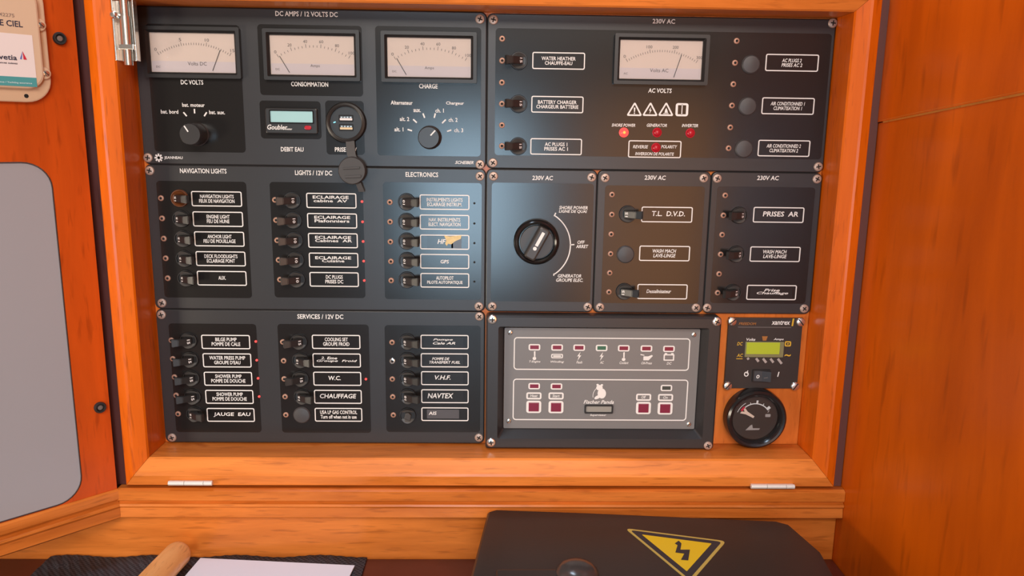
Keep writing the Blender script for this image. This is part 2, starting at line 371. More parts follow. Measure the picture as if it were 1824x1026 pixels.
add('backboard', bev_box(XI0 + 0.0002, XI1 - 0.0002, 0.0035, 0.0115, ZI0 + 0.0002 + dz, ZI1 - 0.0002 + dz, 0.0002), wood('backboard_wood', (0.50, 0.115, 0.014), (0.78, 0.215, 0.040), (1, 1, 0.15)), door)
F0 = Fr((0, 0, 0))
for (pa, pb) in (((300, 860), (378, 861)), ((1338, 866), (1415, 867))):
    x0 = F0.uv(*pa, -0.039)[0]; x1 = F0.uv(*pb, -0.039)[0]; zc = F0.uv((pa[0] + pb[0]) / 2, (pa[1] + pb[1]) / 2 + 0.5, -0.039)[1] + dz
    L = x1 - x0; bm = bmesh.new()
    k3 = tube([(x0, -0.0385, zc), (x0 + L * 0.36, -0.0385, zc)], 0.0021, 12)
    h = add('hinge', k3, HINGE, door, (0, 0, 0), None, 'bright steel hinge knuckle')
    add('knuckle', tube([(x0 + L * 0.37, -0.0385, zc), (x0 + L * 0.80, -0.0385, zc)], 0.0021, 12), HINGE, h)
    add('knuckle', tube([(x0 + L * 0.81, -0.0385, zc), (x0 + L, -0.0385, zc)], 0.0021, 12), HINGE, h)
    add('leaf', bev_box(x0 + 0.0005, x1 - 0.0005, -0.0378, -0.030, zc + 0.0006, zc + 0.0018, 0.0002), HINGE, h)
# spring barrel latch in the upper left of the frame
lx0 = F0.uv(204, 60, -0.030)[0]; lx1 = F0.uv(243, 60, -0.030)[0]; lz0 = F0.uv(225, 108, -0.032)[1] + dz; lz1 = 0.1318 + dz
lt = add('latch_plate', bev_box(lx0, lx1, -0.0270, -0.0255, lz0, lz1, 0.0004), STEEL, door, label='bright steel spring latch')
lw_ = lx1 - lx0
for fx in (0.0, 1.0):
    add('latch_flange', bev_box(lx0 + fx * (lw_ - 0.0012), lx0 + fx * (lw_ - 0.0012) + 0.0012, -0.0325, -0.0268, lz0, lz1, 0.0004), STEEL, lt)
cx = lx0 + lw_ * 0.56
def barrel(z0, z1, r): return tube([(cx, -0.0305, z0), (cx, -0.0305, z1)], r, 14)
add('latch_barrel', barrel(lz0 + 0.012, lz1 - 0.013, 0.0046), STEEL, lt)
add('latch_bolt', barrel(lz0 - 0.0035, lz0 + 0.012, 0.0035), STEEL, lt)
add('latch_bolt', barrel(lz1 - 0.013, lz1 + 0.0, 0.0036), STEEL, lt)
add('latch_collar', bev_box(cx - 0.005, cx + 0.007, -0.0355, -0.027, lz0 + 0.0085, lz0 + 0.0125, 0.0006), STEEL, lt)
add('latch_knob', lathe([(0, -0.0375), (0.0018, -0.0372), (0.0030, -0.0360), (0.0032, -0.0345), (0.0022, -0.033), (0.0022, -0.027)], 16), STEEL, lt, (lx0 + lw_ * 0.17, 0, lz1 - 0.0125))

# ================================================================== SHARED SMALL PARTS
def dome_screw(r, h, slot):
    bm = bmesh.new()
    p_lathe(bm, [(r, 0.0), (r, -h * 0.35), (r * 0.86, -h * 0.8), (r * 0.55, -h), (0, -h)], 20, [0, 0, 0, 0])
    e = -h - 0.00004
    if slot == 'cross':
        p_box(bm, -r * 0.55, r * 0.55, e, -h * 0.7, -r * 0.13, r * 0.13, 1); p_box(bm, -r * 0.13, r * 0.13, e - 0.00002, -h * 0.7, -r * 0.55, r * 0.55, 1)
    elif slot == 'slot': p_box(bm, -r * 0.85, r * 0.85, e, -h * 0.5, -r * 0.12, r * 0.12, 1)
    elif slot == 'hole': p_lathe(bm, [(r * 0.45, e), (0, e + 0.00002)], 12, [1])
    me = finish(bm, 'screw', True); return me
M_SCREW = dome_screw(0.0040, 0.0014, 'cross'); M_RIV = dome_screw(0.0026, 0.0010, 'hole'); M_SLOT = dome_screw(0.0042, 0.0018, 'slot'); M_SM = dome_screw(0.0024, 0.0012, 'slot')
M_BRIGHT = dome_screw(0.0042, 0.0015, 'cross'); M_RIVW = dome_screw(0.0028, 0.0010, 'hole')
for mm_, k in ((M_SCREW, SCREW), (M_RIV, COPPER), (M_SLOT, STEEL), (M_SM, STEEL), (M_BRIGHT, STEEL), (M_RIVW, STEEL)):
    mm_.materials.append(k); mm_.materials.append(VOID)
def collar_mesh():
    bm = bmesh.new()
    p_lathe(bm, [(0.0078, -0.0002), (0.0078, -0.0012), (0.0074, -0.0020), (0.0068, -0.0020), (0.0064, -0.0010), (0, -0.0008)], 28)
    for sg in (1, -1):   # sloping flats above and below the lever slot
        a0 = math.asin(0.0031 / 0.0067); pts = [(0.0067 * math.cos(a0 + (math.pi - 2 * a0) * i / 10), 0.0067 * math.sin(a0 + (math.pi - 2 * a0) * i / 10)) for i in range(11)]
        vs_ = [bm.verts.new((x, -0.0010 - 0.0034 * (z - 0.0031) / 0.0036, sg * z)) for x, z in pts]
        f = bm.faces.new(vs_); f.material_index = 1
    me = finish(bm, 'collar', True); me.materials.append(BLACK); me.materials.append(mat('breaker_flat', (0.10, 0.095, 0.09), 0.35)); return me
M_COLLAR = collar_mesh()
M_PLUG = lathe([(0.0080, -0.0002), (0.0080, -0.0010), (0.0070, -0.0020), (0.0030, -0.0026), (0, -0.0027)], 28)
def lever_mesh():
    prof = [(-0.0036, -0.0008), (-0.0036, -0.0046), (0.0052, -0.0112), (0.0105, -0.0128), (0.0122, -0.0098), (0.0050, -0.0052), (0.0037, -0.0030), (0.0037, -0.0008)]
    hw = [0.0030, 0.0030, 0.0028, 0.0036, 0.0036, 0.0028, 0.0030, 0.0030]
    bm = bmesh.new(); A = [bm.verts.new((x, y, h)) for (x, y), h in zip(prof, hw)]; B = [bm.verts.new((x, y, -h)) for (x, y), h in zip(prof, hw)]; n = len(prof)
    for i in range(n): bm.faces.new((A[i], A[(i + 1) % n], B[(i + 1) % n], B[i]))
    bm.faces.new(A); bm.faces.new(B)
    bmesh.ops.recalc_face_normals(bm, faces=bm.faces)
    bmesh.ops.bevel(bm, geom=list(bm.edges), offset=0.0004, segments=2, affect='EDGES'); return finish(bm, 'lever')
M_LEVER = lever_mesh()
def mark_mesh(s):
    me = text_mesh(s, 0.0042, 0.0026, 0, 0.02)
    A, B = Vector((-0.0036, -0.0046)), Vector((0.0052, -0.0112)); d = (B - A).normalized(); nrm = Vector((-(-d.y), -d.x)) if False else Vector((d.y, -d.x))
    if nrm.y > 0: nrm = -nrm
    c = A + d * 0.0022 + nrm * 0.0001
    for v in me.vertices:
        x, z = v.co.x, v.co.z
        p = c + d * (-z); v.co = (p.x, p.y, x)
    me.materials.append(PRINT); return me
M_MARK = mark_mesh('10'); M_MARK5 = mark_mesh('15')
M_LED = lathe([(0.0011, -0.0002), (0.0011, -0.0008), (0.0007, -0.0014), (0, -0.0016)], 12)
M_HOLE = lathe([(0.0010, -0.00045), (0, -0.00046)], 12)
M_BIGLED = lathe([(0.0042, -0.0002), (0.0042, -0.0010), (0.0034, -0.0014), (0.0031, -0.0012), (0.0027, -0.0026), (0.0014, -0.0036), (0, -0.0038)], 20)
M_LEG = {}
def legend_outline(wd, h):
    k = (round(wd, 4), round(h, 4))
    if k not in M_LEG: M_LEG[k] = ringm(rrc(wd, h, 0.0016, 4), rrc(wd - 0.0018, h - 0.0018, 0.0008, 4), -0.0002, -0.0006)
    return M_LEG[k]
def put(parent, fr, name, me, m, px, py, y=0.0, rot=None, label=None, hgt=0.0):
    u, v = fr.uv(px, py, y - hgt); return add(name, me, m, parent, (u, y, v), rot, label)
def screws(parent, fr, pts, me=None, y=0.0, m=None):
    for p in pts: put(parent, fr, 'screw', me or M_SCREW, SCREW, p[0], p[1], y, (0, random.uniform(0, 1.5), 0), None, 0.001)
def rivets(parent, fr, pts):
    for p in pts: put(parent, fr, 'rivet', M_RIV, COPPER, p[0], p[1], -0.0003, (0, random.uniform(0, 3), 0))
def breaker(parent, fr, px, py, state, mark=None):
    c = put(parent, fr, 'breaker', M_COLLAR, BLACKG, px, py, 0.0, None, None, 0.002)
    p = ABS[c.name]
    rot = (0, 0, 0) if state == 'off' else (0, math.pi, 0)
    add('lever', M_LEVER, LEVER, c, p, rot); add('rating_mark', mark or M_MARK, PRINT, c, p, rot); return c
def legend(parent, fr, x0, y0, x1, y1, lines, size=(0.0442, 0.0134), m=None):
    a = fr.uv(x0, (y0 + y1) / 2); b = fr.uv(x1, (y0 + y1) / 2); c = fr.uv((x0 + x1) / 2, y0); d = fr.uv((x0 + x1) / 2, y1)
    o = add('legend_frame', legend_outline(*size), PRINT, parent, ((a[0] + b[0]) / 2, 0, (c[1] + d[1]) / 2))
    for (s, dx, dy, wp, hp, sl) in lines:
        T(o, fr, s, (x0 + x1) / 2 + dx, (y0 + y1) / 2 + dy, wp, hp, -0.0007, m, 'lettering', sl)
    return o
def two(s1, w1, s2, w2, sl=0.0): return [(s1, 0, -4.2, w1, 6.6, sl), (s2, 0, 4.0, w2, 6.6, sl)]
def tape(leg, fr, x0, y0, x1, y1, m=None):
    a = fr.uv(x0, y0); b = fr.uv(x1, y1)
    return add('label_tape', prism(rrc(abs(b[0] - a[0]), abs(a[1] - b[1]), 0.0005, 2), -0.0002, -0.00055), m or TAPE, leg, ((a[0] + b[0]) / 2, 0, (a[1] + b[1]) / 2))
def plate(name, label, x0, x1, z0, z1, fields, cat='control panel', thick=0.0034):
    t = thing(name, label, cat, ((x0 + x1) / 2, 0, z0)); fr = Fr(((x0 + x1) / 2, 0, z0)); hw = (x1 - x0) / 2
    add('faceplate', prism(rr(-hw, hw, 0, z1 - z0, 0.0045, 5), thick, 0.0, 0.0006), PLATE, t)
    add('gap_shade_sheet', prism(rr(-hw - 0.0005, hw + 0.0005, -0.0005, z1 - z0 + 0.0005, 0.0052, 5), thick, 0.0014), VOID, t)  # black sheet added behind each plate so the gaps read dark
    return t, fr
def film(t, fr, tl, br, r=0.003):
    a = fr.uv(*tl); b = fr.uv(*br); wd = b[0] - a[0]; h = a[1] - b[1]
    return add('overlay_film', prism(rrc(wd, h, r), 0.0003, -0.0002), FIELD, t, ((a[0] + b[0]) / 2, 0, (a[1] + b[1]) / 2))
def meter(t, fr, cx, cy, unit, nums, frac, minor, unit_dx=0.0):
    """moving needle meter, centre of its dial at pixel cx, cy"""
    u, v = fr.uv(cx, cy, -0.002); FW, FH = 0.0715, 0.0325
    c = (u, 0, v); yb = -0.0052
    bm = bmesh.new(); p_ring(bm, rrc(0.0815, 0.0420, 0.0012, 3), rrc(FW + 0.0040, FH + 0.0036, 0.0008, 3), 0.0002, yb)
    p_ring(bm, rrc(FW + 0.0040, FH + 0.0036, 0.0008, 3), rrc(FW, FH, 0.0006, 3), 0.0002, yb - 0.0, yb + 0.0030)
    b = add('meter', finish(bm, 'm'), BLACK, t, c)
    def A(n, me, m, dx=0, y=0, dz_=0): return add(n, me, m, b, (u + dx, y, v + dz_))
    A('dial', prism(rrc(FW + 0.002, FH + 0.002, 0.0005, 2), 0.0002, -0.0008), DIAL)
    A('dial_foot', prism(rrc(FW - 0.001, 0.0088, 0.0003, 2), -0.0007, -0.0009), DIALB, 0, 0, -FH / 2 + 0.0049)
    R, cz = 0.0560, -0.0495; a0, a1 = 122.0, 58.0
    bm = bmesh.new(); N = minor * (len(nums) - 1)
    for i in range(N + 1):
        an = math.radians(a0 + (a1 - a0) * i / N); r1 = R + (0.0030 if i % minor == 0 else 0.0018)
        p_bar(bm, 0.001 + R * math.cos(an), cz + R * math.sin(an), 0.001 + r1 * math.cos(an), cz + r1 * math.sin(an), 0.00038, 0)
    A('scale', finish(bm, 'm'), GREYINK, 0, -0.0010)
    for i, s in enumerate(nums):
        an = math.radians(a0 + (a1 - a0) * i / (len(nums) - 1)); r1 = R + 0.0052
        add('numeral', text_mesh(s, 0.0015 * len(s) + 0.0005, 0.0025, 0, 0.0), GREYINK, b, (u + 0.001 + r1 * math.cos(an) * (1.0), -0.0010, v + cz + r1 * math.sin(an)))
    add('unit_lettering', text_mesh(unit, 0.0020 * len(unit), 0.0030, 0, 0.0), GREYINK, b, (u + unit_dx, -0.0011, v - 0.0088))
    add('maker_mark', text_mesh('DC' if 'AC' not in unit else 'AC', 0.0036, 0.0016, 0, 0), GREYINK, b, (u - 0.030, -0.0011, v - 0.0118))
    an = math.radians(a0 + (a1 - a0) * frac); bm = bmesh.new(); r1 = R + 0.0005; r0 = 0.0350 / math.sin(an)
    p_bar(bm, 0.001 + r0 * math.cos(an), cz + r0 * math.sin(an), 0.001 + r1 * math.cos(an), cz + r1 * math.sin(an), 0.0005, 0)
    A('needle', finish(bm, 'm'), INK, 0, -0.0016)
    A('pane', prism(rrc(FW + 0.001, FH + 0.001, 0.0004, 2), -0.0019, -0.0023), PANE)
    return b
def selector(t, fr, px, py, r, h, ptr_deg):
    """round knob; px, py = centre of its front face"""
    u, v = fr.uv(px, py, -h)
    k = add('selector_knob', lathe([(r * 1.06, -0.0003), (r * 1.06, -0.004), (r, -0.0045), (r * 0.97, -h + 0.0012), (r * 0.9, -h), (0, -h)], 36), mat('knob_plastic', (0.030, 0.028, 0.028), 0.34), t, (u, 0, v))
    bm = bmesh.new(); a = math.radians(ptr_deg); p_bar(bm, r * 0.25 * math.cos(a), r * 0.25 * math.sin(a), r * 0.86 * math.cos(a), r * 0.86 * math.sin(a), 0.0011, 0)
    add('pointer_line', finish(bm, 'm'), PRINT, k, (u, -h - 0.0001, v)); return k
def ticks(t, fr, segs, wd=0.0012):
    for (ax, ay, bx, by) in segs:
        p = fr.uv(ax, ay); q = fr.uv(bx, by); bm = bmesh.new(); mx, mz = (p[0] + q[0]) / 2, (p[1] + q[1]) / 2
        p_bar(bm, p[0] - mx, p[1] - mz, q[0] - mx, q[1] - mz, wd, 0); add('tick_mark', finish(bm, 'm'), PRINT, t, (mx, -0.0004, mz))

# ================================================================== DC METER PANEL (top left)
t, fr = plate('meter_panel', 'black panel with three needle meters and two selector knobs, upper left', -0.2987, -0.0005, 0.0006, 0.1315, [])
film(t, fr, (259, 42), (438, 272)); film(t, fr, (458, 43), (647, 172)); film(t, fr, (462, 179), (573, 248)); film(t, fr, (579, 179), (650, 276)); film(t, fr, (668, 46), (856, 279))
T(t, fr, 'DC AMPS / 12 VOLTS DC', 546, 25, 111, 9.0)
meter(t, fr, 343.0, 94, 'Volts DC', ['0', '5', '10', '15'], 0.86, 10, 0.003)
meter(t, fr, 556, 98.5, 'Amps', ['0', '20', '40', '60', '80', '100'], 0.02, 4, 0.002)
meter(t, fr, 764.5, 102.5, 'Amps', ['0', '20', '40', '60', '80', '100'], 0.02, 4, 0.0)
T(t, fr, 'DC VOLTS', 342, 146.5, 40, 8.5); T(t, fr, 'CONSOMMATION', 551.5, 150, 66, 8.5); T(t, fr, 'CHARGE', 763, 153.5, 33, 8.5)
selector(t, fr, 338, 239, 0.0094, 0.0200, 122)
ticks(t, fr, [(327, 200, 333, 207), (346.5, 194, 347, 202), (368.5, 200, 364, 207)])
T(t, fr, 'bat. bord', 302, 199, 31, 7.0); T(t, fr, 'bat. moteur', 344.5, 187, 40, 7.0); T(t, fr, 'bat. aux.', 386.5, 200, 28, 7.0)
selector(t, fr, 763.5, 245, 0.0096, 0.0150, 47)
ticks(t, fr, [(726, 230.5, 734, 233), (736, 212.5, 742.5, 218.5), (753.5, 202, 756.5, 210), (775.5, 202, 773.5, 210), (794, 213, 787.5, 219.5), (804, 231.5, 796.5, 234)])
for s, x, y, wd in (('Alternateur', 715.5, 183, 39), ('Chargeur', 810.5, 184.5, 32), ('alt. 1', 710.5, 230.5, 16), ('alt. 2', 720.5, 212, 17), ('aux.', 743, 197, 13), ('ch. 1', 783, 197, 15), ('ch. 2', 807, 213.5, 16), ('ch. 3', 817, 232, 16)):
    T(t, fr, s, x, y, wd, 7.2 if s != 'aux.' else 5.5)
# flow counter with a small display
a = fr.uv(474, 192); b = fr.uv(568, 239); cx, cz = (a[0] + b[0]) / 2, (a[1] + b[1]) / 2; wd, h = b[0] - a[0], a[1] - b[1]
fm = add('flow_counter', prism(rrc(wd, h, 0.0015), 0.0002, -0.0045, 0.0008), BLACK, t, (cx, 0, cz))
a = fr.uv(481, 197, -0.0045); b = fr.uv(558, 219, -0.0045); lx, lz = (a[0] + b[0]) / 2, (a[1] + b[1]) / 2; lw2, lh = b[0] - a[0], a[1] - b[1]
add('display_bezel', ringm(rrc(lw2 + 0.0015, lh + 0.0015, 0.0008, 3), rrc(lw2 - 0.0004, lh - 0.0004, 0.0005, 3), -0.004, -0.0055), BLACKG, fm, (lx, 0, lz))
add('display', prism(rrc(lw2, lh, 0.0004, 2), -0.0040, -0.0047), LCD, fm, (lx, 0, lz))
T(fm, fr, 'Goubler', 494, 226.5, 36, 9.0, -0.0047, None, 'lettering', 0.2); T(fm, fr, 'meter', 514.5, 230, 12, 3.0, -0.0047)
u, v = fr.uv(548.5, 227.5, -0.0055); add('red_button', prism(rrc(0.0060, 0.0036, 0.0018), -0.004, -0.0062, 0.0005), LEDOFF, fm, (u, 0, v))
T(t, fr, 'DEBIT EAU', 520.5, 266, 40.5, 8.0)
# twin charging socket with its hanging cap
u, v = fr.uv(616, 218.5, -0.003)
so = add('charging_socket', lathe([(0.0176, -0.0002), (0.0176, -0.0026), (0.0166, -0.0046), (0.0150, -0.0052), (0.0138, -0.0046), (0.0136, -0.0026), (0, -0.0026)], 40), BLACK, t, (u, 0, v))
for dzv, mtl in ((0.0037, USBW), (-0.0041, USBY)):
    add('usb_port', ringm(rrc(0.0124, 0.0056, 0.0005, 2), rrc(0.0112, 0.0044, 0.0003, 2), -0.0024, -0.0031), VOID, so, (u + 0.0002, 0, v + dzv))
    add('usb_tongue', prism(rrc(0.0108, 0.0018, 0.0003, 2), -0.0020, -0.0030), mtl, so, (u + 0.0002, 0, v + dzv - 0.0008))
    bm = bmesh.new()
    for k in range(4): p_box(bm, -0.0046 + k * 0.0026, -0.0030 + k * 0.0026, -0.0029, -0.0024, 0.0004, 0.0014)
    add('contact', finish(bm, 'm'), STEEL, so, (u + 0.0002, 0, v + dzv))
add('indicator', prism(rrc(0.0022, 0.0008, 0.0004, 2), -0.0024, -0.0029), BLUELED, so, (u - 0.0098, 0, v + 0.0002), (0, math.radians(-20), 0))
T(t, fr, 'PRISE 12 V', 616, 266.5, 39, 8.0)
cu_, cv_ = fr.uv(627, 304, -0.010)
bm = bmesh.new(); p_lathe(bm, [(0, -0.0035), (0.0112, -0.0035), (0.0120, -0.0050), (0.0120, -0.0095), (0.0112, -0.0110), (0, -0.0110)], 36)
RUBG = mat('grey_black_rubber', (0.050, 0.047, 0.046), 0.55)
cap = add('socket_cap', finish(bm, 'm', True), RUBG, so, (cu_, 0, cv_), None, 'round rubber cap hanging below the socket')
add('cap_ridge', bev_box(-0.0075, 0.0070, -0.0122, -0.0105, -0.0008, 0.0008, 0.0004), RUBG, so, (cu_, 0, cv_ + 0.0022), (0, math.radians(-3), 0))
add('cap_ridge', bev_box(-0.0070, 0.0070, -0.0122, -0.0105, -0.0011, 0.0011, 0.0004), RUBG, so, (cu_ + 0.001, 0, cv_ - 0.0050), (0, math.radians(-3), 0))
def strap(pts, wd, th):
    bm = bmesh.new(); prev = None
    for (x, y, z) in pts:
        cur = [bm.verts.new(p) for p in ((x - wd / 2, y, z), (x + wd / 2, y, z), (x + wd / 2, y - th, z), (x - wd / 2, y - th, z))]
        if prev:
            for i in range(4): bm.faces.new((prev[i], prev[(i + 1) % 4], cur[(i + 1) % 4], cur[i]))
        else: bm.faces.new(cur)
        prev = cur
    bm.faces.new(prev); return finish(bm, 'm')
add('cap_strap', strap([(u + 0.0035, -0.0030, v - 0.0155), (u + 0.0040, -0.0045, v - 0.021), (u + 0.0048, -0.0060, v - 0.027), (cu_ + 0.0005, -0.0065, cv_ + 0.0110)], 0.0075, 0.0016), RUBG, so)
add('cap_tab', strap([(cu_ + 0.0045, -0.0060, cv_ - 0.0105), (cu_ + 0.0065, -0.0050, cv_ - 0.0160), (cu_ + 0.0072, -0.0045, cv_ - 0.0185)], 0.0050, 0.0016), RUBG, so)
# maker's marks
bm = bmesh.new()
for k in range(4):
    a_ = math.radians(45 * k); p_bar(bm, -0.0036 * math.cos(a_), -0.0036 * math.sin(a_), 0.0036 * math.cos(a_), 0.0036 * math.sin(a_), 0.0014, 0)
u, v = fr.uv(283, 281); add('star_emblem', finish(bm, 'm'), PRINT, t, (u, -0.0004, v))
T(t, fr, 'JEANNEAU', 309, 281.5, 33, 6.2, -0.0004); T(t, fr, 'SCHEIBER', 827, 289.5, 33, 5.6, -0.0004, None, 'lettering', 0.35)
screws(t, fr, [(855, 34), (263, 281), (855, 293)])

# ================================================================== 230 V PANEL (top right)
t, fr = plate('mains_panel', 'black panel with AC voltmeter, warning triangles and red indicator lamps, upper right', 0.0005, 0.3005, 0.0006, 0.1308, [])
film(t, fr, (883, 50), (1462, 284))
T(t, fr, '230V AC', 1182.5, 38, 40, 8.5)
screws(t, fr, [(879, 35), (1484, 41), (878, 290), (1458, 297)])
rivets(t, fr, [(894.5, 69), (894.5, 108), (894, 147), (894, 185), (894, 223), (894, 260)] + [(1312, 73), (1309, 112), (1306, 150), (1303.5, 188), (1300.5, 227), (1297.5, 264)])
for x, y in ((924, 108), (923.5, 185), (923, 260.5)): breaker(t, fr, x, y, 'on', M_MARK5)
for x, y in ((1337, 115), (1331, 189.5), (1324.5, 265)): put(t, fr, 'blank_plug', M_PLUG, PLUG, x, y)
LZ = (0.0455, 0.0142)
legend(t, fr, 949.5, 93, 1040.5, 124, two('WATER HEATHER', 61, 'CHAUFFE-EAU', 49), LZ)
legend(t, fr, 948, 171, 1037.5, 201.5, two('BATTERY CHARGER', 69, 'CHARGEUR BATTERIE', 75), LZ)
legend(t, fr, 946, 246.5, 1035, 276, two('AC PLUGS 1', 40, 'PRISES AC 1', 42), LZ)
LZ2 = (0.0465, 0.0144)
legend(t, fr, 1364, 96, 1457, 128, two('AC PLUGS 2', 35, 'PRISES AC 2', 37, 0.2), LZ2)
legend(t, fr, 1357, 173.5, 1449.5, 204.5, two('AIR CONDITIONNED 1', 61, 'CLIMATISATION 1', 51, 0.2), LZ2)
legend(t, fr, 1350, 249, 1442, 279.5, two('AIR CONDITIONNED 2', 61, 'CLIMATISATION 2', 51, 0.2), LZ2)
meter(t, fr, 1177.5, 106.5, 'Volts AC', ['0', '100', '200', '300'], 0.77, 10, -0.001)
T(t, fr, 'AC VOLTS', 1175.5, 161.5, 42, 8.0, slant=0.1)
def tri_pts(s, r):
    out = []
    for k in range(3):
        a_ = math.radians(90 + 120 * k); cx_, cz_ = (s - 2 * r) * math.cos(a_) * 1.0, (s - 2 * r) * math.sin(a_)
        for j in range(5):
            b_ = a_ + math.radians(-60 + 30 * j); out.append((cx_ + r * math.cos(b_), cz_ + r * math.sin(b_)))
    return out
for px, kind in ((1130, 0), (1158, 1), (1186, 2)):
    u, v = fr.uv(px, 198)
    me = ringm(tri_pts(0.0082, 0.0010), tri_pts(0.0056, 0.0003), -0.0002, -0.0005)
    ic = add('warning_symbol', me, PRINT, t, (u, 0, v)); bm = bmesh.new()
    if kind == 0:
        p_flat(bm, [(-0.0007, 0.0030), (0.0007, 0.0030), (0.0004, -0.0008), (-0.0004, -0.0008)], 0); p_flat(bm, circ(0.0006, 8, 0, -0.0018), 0)
    elif kind == 1:
        p_flat(bm, [(0.0006, 0.0036), (-0.0013, 0.0004), (-0.0001, 0.0006), (-0.0006, -0.0024), (0.0013, 0.0012), (0.0001, 0.0010)], 0)
    else:
        p_flat(bm, [(-0.0022, -0.0018), (0.0024, -0.0018), (0.0024, -0.0024), (-0.0022, -0.0024)], 0)
        p_flat(bm, [(-0.0012, -0.0014), (-0.0008, 0.0010), (0.0002, 0.0028), (0.0012, 0.0008), (0.0018, -0.0014)], 0)
    add('glyph', finish(bm, 'm'), PRINT, ic, (u, -0.0005, v))
u, v = fr.uv(1214.5, 195.5)
bk = add('manual_symbol', ringm(rrc(0.0112, 0.0112, 0.0020, 3), rrc(0.0072, 0.0078, 0.0004, 3), -0.0002, -0.0005), PRINT, t, (u, 0, v))
bm = bmesh.new(); p_bar(bm, 0, -0.0045, 0, 0.0045, 0.0008, 0); add('glyph', finish(bm, 'm'), PRINT, bk, (u, -0.0005, v))
for s, x, y, wd in (('SHORE POWER', 1110.5, 223, 42), ('GENERATOR', 1170, 223.2, 36), ('INVERTER', 1229, 223.7, 29)): T(t, fr, s, x, y, wd, 5.6, slant=0.25)
for i, (x, y) in enumerate(((1111, 236), (1170, 236), (1229, 237), (1168, 263))):
    me = M_BIGLED if i else M_BIGLED.copy(); o = put(t, fr, 'indicator_lamp', me, LEDON if i == 0 else LEDOFF, x, y, 0, None, 'glowing red indicator lamp' if i == 0 else None)
    if i == 0: add('lamp_core', lathe([(0.0014, -0.0034), (0.0010, -0.0042), (0, -0.0043)], 12), LEDHOT, o, ABS[o.name])
legend(t, fr, 1119, 250, 1213, 281.5, [('REVERSE', -25, -4.3, 27, 5.8, 0.2), ('POLARITY', 26, -4.3, 28.5, 5.8, 0.2), ('INVERSION DE POLARITE', 0, 8.4, 69, 5.6, 0.2)], (0.0470, 0.0150))

# ================================================================== NAVIGATION / LIGHTS / ELECTRONICS PANEL
t, fr = plate('breaker_panel', 'black switch panel headed NAVIGATION LIGHTS, LIGHTS and ELECTRONICS, middle left', -0.2987, -0.0005, -0.1291, -0.0005, [])
film(t, fr, (278, 322), (449, 531)) ; film(t, fr, (480, 324), (651, 531)); film(t, fr, (682, 324), (857, 534))
T(t, fr, 'NAVIGATION LIGHTS', 362, 304.5, 83, 8.6); T(t, fr, 'LIGHTS / 12V DC', 558.5, 308, 66, 8.6); T(t, fr, 'ELECTRONICS', 751.5, 311, 58, 8.6)
screws(t, fr, [(266, 304), (288, 540), (855, 314), (853, 546)])
rivets(t, fr, [(287, 353), (289, 389), (292, 425), (295.5, 460), (299, 495.5), (490, 356), (492, 392), (494, 428), (496.5, 463), (499, 498), (694.5, 360), (695, 395), (695.5, 430.5), (696.5, 465.5), (697, 499.5)])
M_AMBER = M_COLLAR.copy(); M_AMBER.materials.clear(); M_AMBER.materials.append(mat('amber_collar', (0.16, 0.05, 0.015), 0.4)); M_AMBER.materials.append(mat('amber_flat', (0.24, 0.09, 0.03), 0.4))
for i, (x, y) in enumerate(((319, 353.5), (322, 390), (325.5, 425.5), (328, 461), (331, 496))):
    c = breaker(t, fr, x, y, 'off', M_MARK5)
    if i == 0: c.data = M_AMBER; c['label'] = 'breaker with a brownish amber collar'
for x, y in ((520, 357), (522, 392.5), (524, 428), (526, 463), (528, 498)): breaker(t, fr, x, y, 'on', M_MARK)
for x, y in ((724, 359.8), (724, 395), (724.5, 430), (725, 464.5), (725, 499)): breaker(t, fr, x, y, 'off', M_MARK)
Lx = [(340.8, 340, 431.6, 368.4), (343.4, 376, 433.7, 404.5), (345.7, 411.6, 436.4, 439.6), (348.5, 447, 438.5, 474.5), (351.2, 482.2, 440, 508.8)]
Lt = [two('NAVIGATION LIGHTS', 60, 'FEUX DE NAVIGATION', 63), two('ENGINE LIGHT', 41, 'FEU DE HUNE', 40), two('ANCHOR LIGHT', 43, 'FEU DE MOUILLAGE', 57), two('DECK FLOODLIGHTS', 59, 'ECLAIRAGE PONT', 50), [('AUX.', 0, -0.5, 13, 6.6, 0)]]
for b_, l_ in zip(Lx, Lt): legend(t, fr, *b_, l_)
Lx = [(545.4, 343.3, 635.5, 371.4), (546.8, 379.3, 636.9, 407), (548.4, 414.8, 638.2, 442), (550, 449.8, 639, 476.7), (551.4, 484.5, 639.6, 510.8)]
Lt = [[('ECLAIRAGE', -1.5, -6, 64, 5.6, 0), ('cabine  AV', -2, 0.5, 60, 5.0, 0)], [('ECLAIRAGE', 0, -6, 64, 5.4, 0), ('Plafonniers', -0.5, 0.5, 62, 5.4, 0)], [('ECLAIRAGE', 0, -5.5, 64, 5.4, 0), ('Cabines  AR', 1, 0.5, 66, 5.0, 0)], [('ECLAIRAGE', -1, -4, 64, 5.4, 0), ('Cuisine', -1, 1.5, 40, 5.0, 0)], two('DC PLUGS', 30, 'PRISES DC', 32)]
for i, (b_, l_) in enumerate(zip(Lx, Lt)):
    o = legend(t, fr, *b_, l_)
    if i < 4: tape(o, fr, b_[0] + 8, b_[1] + 5, b_[2] - 5, b_[3] - 5)
for x, y in ((645, 359), (646, 395), (647, 430), (648, 465), (649, 499.5)): put(t, fr, 'status_led', M_LED, LEDON, x, y)
Lx = [(748, 346.3, 835.8, 374), (748, 382.2, 835.8, 409.2), (748.5, 417.8, 835.8, 444.5), (748.5, 452.4, 835.8, 478.6), (749, 486.5, 835.8, 512.2)]
